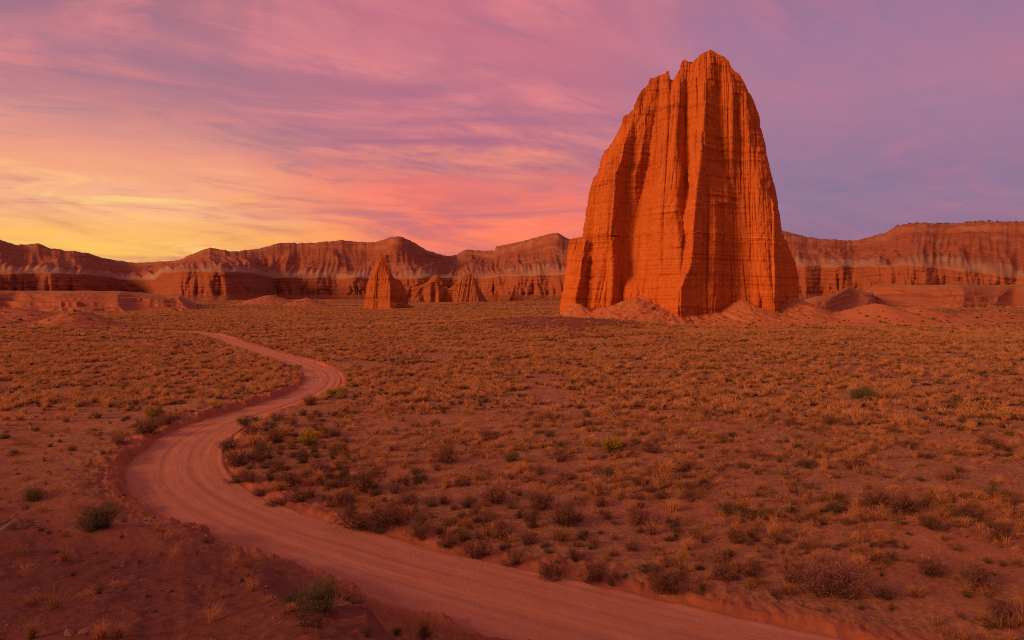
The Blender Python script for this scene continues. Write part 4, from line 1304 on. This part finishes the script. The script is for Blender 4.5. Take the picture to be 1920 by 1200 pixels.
for px, py, wp, kd in [(1365, 1084, 84, 'dark'), (1205, 984, 64, 'dark'), (1370, 965, 52, 'sage'), (1380, 1015, 62, 'dark'), (1430, 972, 52, 'dry'), (1690, 962, 84, 'dark'), (1820, 975, 76, 'dark'), (1650, 945, 60, 'dark'), (1740, 990, 50, 'dry'), (840, 866, 70, 'dark'), (1050, 866, 44, 'dark'), (1420, 860, 50, 'dark'), (960, 865, 44, 'sage'), (1090, 1010, 36, 'sage'),
                       (1840, 1104, 90, 'dark'), (1750, 1080, 70, 'dark'), (1660, 1120, 60, 'dry'), (1480, 1090, 60, 'dark'), (1450, 1120, 46, 'dry'), (1300, 1010, 40, 'dry'), (1560, 960, 40, 'sage'), (1880, 1010, 60, 'dark'), (1870, 930, 50, 'sage'), (1780, 900, 46, 'dark'), (1600, 880, 44, 'dark'), (1700, 840, 44, 'dark'), (1850, 840, 44, 'dark'), (1350, 830, 40, 'dry'),
                       (1220, 850, 36, 'dark'), (1480, 800, 40, 'dark'), (1640, 790, 40, 'dark'), (1780, 770, 40, 'dark'), (1560, 800, 44, 'dark'), (1100, 800, 34, 'dark'), (1000, 780, 30, 'dark'), (820, 800, 34, 'dark')]:
    plant_px(kd, px, py, wp, {'dark': 'dark brown scrub bush on the grassy slope right of the road', 'sage': 'grey green scrub bush on the grassy slope right of the road', 'dry': 'dry grey scrub bush on the grassy slope right of the road'}[kd], RT)

# smaller bushes spread between them and farther out
zones = [(420, 660, 775, 940, 72, ['dark', 'dark', 'dry', 'sage', 'tuft'], (22, 46), TH, {'dark': 'dark twiggy shrub in the thicket inside the road bend', 'sage': 'grey green bush among the thicket inside the road bend', 'dry': 'dry bush among the thicket inside the road bend', 'tuft': 'straw grass clump among the thicket inside the road bend'}),
         (600, 1300, 890, 1120, 84, ['dark', 'dark', 'dry', 'sage', 'tuft'], (20, 56), BK, {'dark': 'dark purple brown shrub on the right bank along the near road', 'sage': 'grey green shrub on the right bank along the near road', 'dry': 'dry grey shrub on the right bank along the near road', 'tuft': 'straw grass clump on the right bank along the near road'}),
         (620, 1900, 770, 1160, 105, ['dark', 'dry', 'dry', 'sage', 'heap', 'tuft'], (16, 44), RT, {'dark': 'dark brown scrub bush on the grassy slope right of the road', 'dry': 'dry grey scrub bush on the grassy slope right of the road', 'sage': 'grey green scrub bush on the grassy slope right of the road', 'heap': 'small drooping grass clump on the slope right of the road', 'tuft': 'upright straw grass clump on the slope right of the road'}),
         (0, 400, 700, 900, 34, ['sage', 'dark', 'dry'], (12, 26), 'small bushes on the plain left of the road', {'dark': 'small brown bush on the plain left of the road', 'dry': 'small dry bush on the plain left of the road', 'sage': 'small grey green bush on the plain left of the road'}),
         (20, 460, 920, 1150, 14, ['dry', 'sage', 'dry'], (12, 22), 'little bushes on the clay slope', {'dry': 'little dry bush on the bare clay slope', 'sage': 'little grey green bush on the bare clay slope'}),
         (660, 1900, 660, 765, 26, ['yellow'], (10, 16), 'far yellow bushes scattered over the plain', {'yellow': 'little yellow bush far out on the straw plain'}),
         (860, 1140, 664, 688, 22, ['dark', 'dark', 'yellow'], (12, 20), 'bushes lining the dry wash', {'dark': 'dark bush in the row lining the dry wash', 'yellow': 'yellow bush in the row lining the dry wash'}),
         (0, 260, 600, 625, 12, ['sage'], (8, 14), 'dark dots of scrub on the clay hills', {'sage': 'dark dot of scrub on the bare clay hills at left'}),
         (1560, 1880, 592, 618, 18, ['sage'], (7, 12), 'scrub on the dark clay hill', {'sage': 'small dark scrub on the bare hill right of the monolith'})]
for x0, x1, y0, y1, n, kinds, (w0, w1), grp, labs in zones:
    placed = tries = 0
    while placed < n and tries < n * 12:
        tries += 1
        px, py = random.uniform(x0, x1), random.uniform(y0, y1)
        x, y = cam_ray_ground(px, py)
        wid = random.uniform(w0, w1) / F * y
        rd_ = float(road_dist(np.array([x]), np.array([y]))[0])
        if y > 420 or rd_ < wid * 0.6 + 0.2 or any((x - q[0]) ** 2 + (y - q[1]) ** 2 < (0.55 * (q[2] + wid / 2)) ** 2 for q in taken):
            continue
        kd = random.choice(kinds)
        plant(kd, x, y, wid, labs[kd], grp)
        placed += 1
for px, py, lab in ((1209, 589, 'dark bush on the rubble apron against the left wall of the monolith'), (1224, 580, 'smaller bush higher on the rubble apron of the monolith'),
                    (1538, 616, 'yellow green bush at the right foot of the monolith apron'), (1546, 618, 'dark bush beside the yellow green one at the foot of the apron')):
    plant_px('yellow' if 'yellow green bush' in lab else 'sage', px, py, 10, lab)
# scrub and stones along the cut bank outside the bend
LB = 'scrub along the cut bank left of the road'
for _ in range(34):
    j = random.randrange(len(rc_c))
    ty_, tx_ = tg_c[j, 1], tg_c[j, 0]
    nl_ = math.hypot(tx_, ty_)
    off_ = rc_c[j, 2] / 2 + random.uniform(0.5, 2.2)
    x, y = rc_c[j, 0] + ty_ / nl_ * off_, rc_c[j, 1] - tx_ / nl_ * off_
    if not (40 < y < 120) or float(road_dist(np.array([x]), np.array([y]))[0]) < 0.35:
        continue
    kd = random.choice(['dark', 'dry', 'sage', 'dry'])
    plant(kd, x, y, random.uniform(.5, 1.3), {'dark': 'brown twiggy shrub on the cut bank left of the road', 'dry': 'dry grey shrub on the cut bank left of the road', 'sage': 'grey green shrub on the cut bank left of the road'}[kd], LB)
# bushes dotting the cliff rim
for i in range(26):
    px = random.uniform(1680, 1915)
    a = math.atan((px - CX) / F)
    j = int(np.interp(a, aa, np.arange(nc)))
    o = bpy.data.objects.new('rim_bush', PROTO['sage'][i % 4][1][1])
    col.objects.link(o)
    o.location = (math.tan(aa[j]) * Dr[j], Dr[j] - 2, z_rd[j] - 0.6)
    s_ = random.uniform(2.4, 4.6)
    o.scale = (s_ * 1.2, s_ * 1.2, s_)
    tag(o, 'tiny dark bush on the rim of the right hand cliffs', 'shrub', 'bushes along the cliff rim')


# ------------------------------------------------------------------ rocks
def rock(px, py, wpx, label, group=None):
    x, y = cam_ray_ground(px, py)
    o = bpy.data.objects.new('rock', random.choice(stones_m))
    col.objects.link(o)
    s_ = wpx / F * y * 1.15
    z = float(ground_h(np.array([x]), np.array([y]))[0])
    o.location = (x, y, z + 0.06 * s_)
    o.rotation_euler = (random.gauss(0, .25), random.gauss(0, .25), random.uniform(0, 6.28))
    o.scale = (s_, s_ * random.uniform(.6, .9), s_ * random.uniform(.8, 1.2))
    tag(o, label, 'rock', group)


stones_m = [s_.copy() for s_ in stones]
for s_ in stones_m:
    s_.materials.clear(); s_.materials.append(M_stone)
for q in [(14, 992, 30), (36, 984, 30), (52, 990, 24), (28, 976, 24), (64, 992, 16), (6, 982, 20), (44, 978, 18)]:
    rock(*q, 'grey angular rock in the pile at the left edge of the clay slope', 'rocks in the pile at the left edge')
for q in [(672, 1132, 20), (686, 1139, 18), (660, 1130, 18), (648, 1124, 14), (693, 1146, 12), (679, 1128, 14), (640, 1136, 12)]:
    rock(*q, 'dark rock at the tip of the ledge above the road', 'rocks at the tip of the ledge')
for px, py, wp, lab in ((50, 1034, 24, 'flat pale slab lying on the clay below the rock pile'), (130, 1190, 28, 'brown slab at the bottom edge left of centre, larger of two'), (156, 1186, 20, 'brown slab at the bottom edge, smaller of two'),
                        (182, 1026, 8, 'small pale stone alone on the upper clay slope'), (455, 1078, 10, 'pale stone at the edge of the clay beside the road'), (222, 1072, 7, 'small pale stone in the middle of the clay slope'),
                        (266, 1090, 6, 'tiny pale stone low on the clay slope'), (90, 886, 8, 'pale stone on the red plain above the olive bush'), (820, 1114, 9, 'clod of dirt lying on the near road'),
                        (323, 956, 11, 'clod of dirt on the outer edge of the road bend'), (500, 1102, 12, 'brown stone beside the big ledge bush'), (1500, 1000, 10, 'brown stone on bare soil at lower right')):
    rock(px, py, wp, lab)
for k_ in range(46):
    px, py = random.uniform(10, 470), random.uniform(960, 1190)
    x, y = cam_ray_ground(px, py)
    if float(road_dist(np.array([x]), np.array([y]))[0]) < 0.2:
        continue
    rock(px, py, random.uniform(4, 9), 'small brown stone strewn on the dark clay slope', 'small stones on the clay slope')

# ------------------------------------------------------------------ the person on the mound
PXp, PYd = 1048, 247.0
pxw = (PXp - CX) / F * PYd
pz = float(ground_h(np.array([pxw]), np.array([PYd]))[0])


def flat_mat(name, c, rough=0.85):
    m, t, bs = material(name)
    pos = t.node('ShaderNodeNewGeometry').outputs['Position']
    t.put(bs.inputs['Base Color'], t.mix(t.noise(pos, 30.0, 3), tuple(v * .8 for v in c[:3]) + (1,), c))
    bs.inputs['Roughness'].default_value = rough
    return m


M_skin = flat_mat('skin', (0.42, 0.24, 0.16, 1), 0.6)
M_jacket = flat_mat('black_jacket', (0.02, 0.018, 0.02, 1))
M_trouser = flat_mat('dark_trousers', (0.05, 0.032, 0.03, 1))
M_hair = flat_mat('dark_hair', (0.02, 0.014, 0.01, 1))


def skinned(name, verts, edges, radii, mat, parent, sub=2):
    me = bpy.data.meshes.new(name)
    me.from_pydata(verts, edges, [])
    o = link(name, me, mat, parent)
    md = o.modifiers.new('skin', 'SKIN')
    md.use_smooth_shade = True
    for i, r_ in enumerate(radii):
        sv = me.skin_vertices[0].data[i]
        sv.radius = r_ if isinstance(r_, tuple) else (r_, r_)
        sv.use_root = (i == 0)
    sb = o.modifiers.new('subdivision', 'SUBSURF')
    sb.levels = sb.render_levels = sub
    return o


per = empty('person', (pxw, PYd, pz), R(200))
tag(per, 'person in dark clothes standing on the low mound before the left foot of the monolith', 'person')
bv = [(0, 0, .92), (0, .01, 1.10), (0, .02, 1.30), (0, .01, 1.45), (0, -.01, 1.53), (0, -.03, 1.62), (0, -.02, 1.72),
      (.17, .01, 1.42), (.23, .02, 1.16), (.21, -.12, .96), (.20, -.20, .90), (-.17, .01, 1.42), (-.24, .02, 1.16), (-.20, -.13, .98), (-.18, -.21, .93),
      (.09, 0, .86), (.11, -.02, .48), (.12, .02, .09), (.13, -.12, .04), (-.09, 0, .86), (-.13, -.06, .48), (-.15, .03, .09), (-.16, -.11, .04)]
be = [(0, 1), (1, 2), (2, 3), (3, 4), (4, 5), (5, 6), (3, 7), (7, 8), (8, 9), (9, 10), (3, 11), (11, 12), (12, 13), (13, 14), (0, 15), (15, 16), (16, 17), (17, 18), (0, 19), (19, 20), (20, 21), (21, 22)]
br = [(.145, .10), (.135, .095), (.155, .105), (.11, .08), .052, (.085, .10), (.07, .085), .06, .042, .034, .036, .06, .042, .034, .036, .085, .058, .042, .045, .085, .058, .042, .045]
skinned('body', bv, be, br, M_skin, per)
skinned('jacket', bv[:4] + bv[7:10] + bv[11:14], [(0, 1), (1, 2), (2, 3), (3, 4), (4, 5), (5, 6), (3, 7), (7, 8), (8, 9)], [(.175, .13), (.165, .125), (.18, .13), (.125, .10), .085, .062, .05, .085, .062, .05], M_jacket, per)
skinned('trousers', [bv[0]] + bv[15:18] + bv[19:22], [(0, 1), (1, 2), (2, 3), (0, 4), (4, 5), (5, 6)], [(.16, .12), .105, .078, .06, .105, .078, .06], M_trouser, per)
skinned('hair', [(0, .0, 1.62), (0, .0, 1.70), (0, -.02, 1.76)], [(0, 1), (1, 2)], [(.085, .085), (.098, .11), (.06, .07)], M_hair, per)
for sx in (.125, -.155):
    skinned('boot', [(sx, .03, .16), (sx, .03, .06), (sx * 1.03, -.15, .05)], [(0, 1), (1, 2)], [.062, .06, (.05, .04)], M_jacket, per, 1)

bagx = (1043.5 - CX) / F * PYd
bag = empty('backpack', (bagx, PYd, float(ground_h(np.array([bagx]), np.array([PYd]))[0])), 0.4)
tag(bag, 'dark backpack lying on the mound at the feet of the person', 'backpack')
skinned('pack_body', [(-.2, 0, .17), (0, 0, .2), (.22, 0, .16)], [(0, 1), (1, 2)], [(.15, .13), (.19, .16), (.13, .12)], M_jacket, bag)
skinned('top_flap', [(.16, 0, .24), (.30, 0, .15)], [(0, 1)], [(.14, .06), (.12, .06)], M_trouser, bag, 1)
for sy in (-.09, .09):
    skinned('strap', [(-.2, sy, .28), (-.05, sy, .40), (.15, sy, .36)], [(0, 1), (1, 2)], [.022, .022, .022], M_trouser, bag, 1)
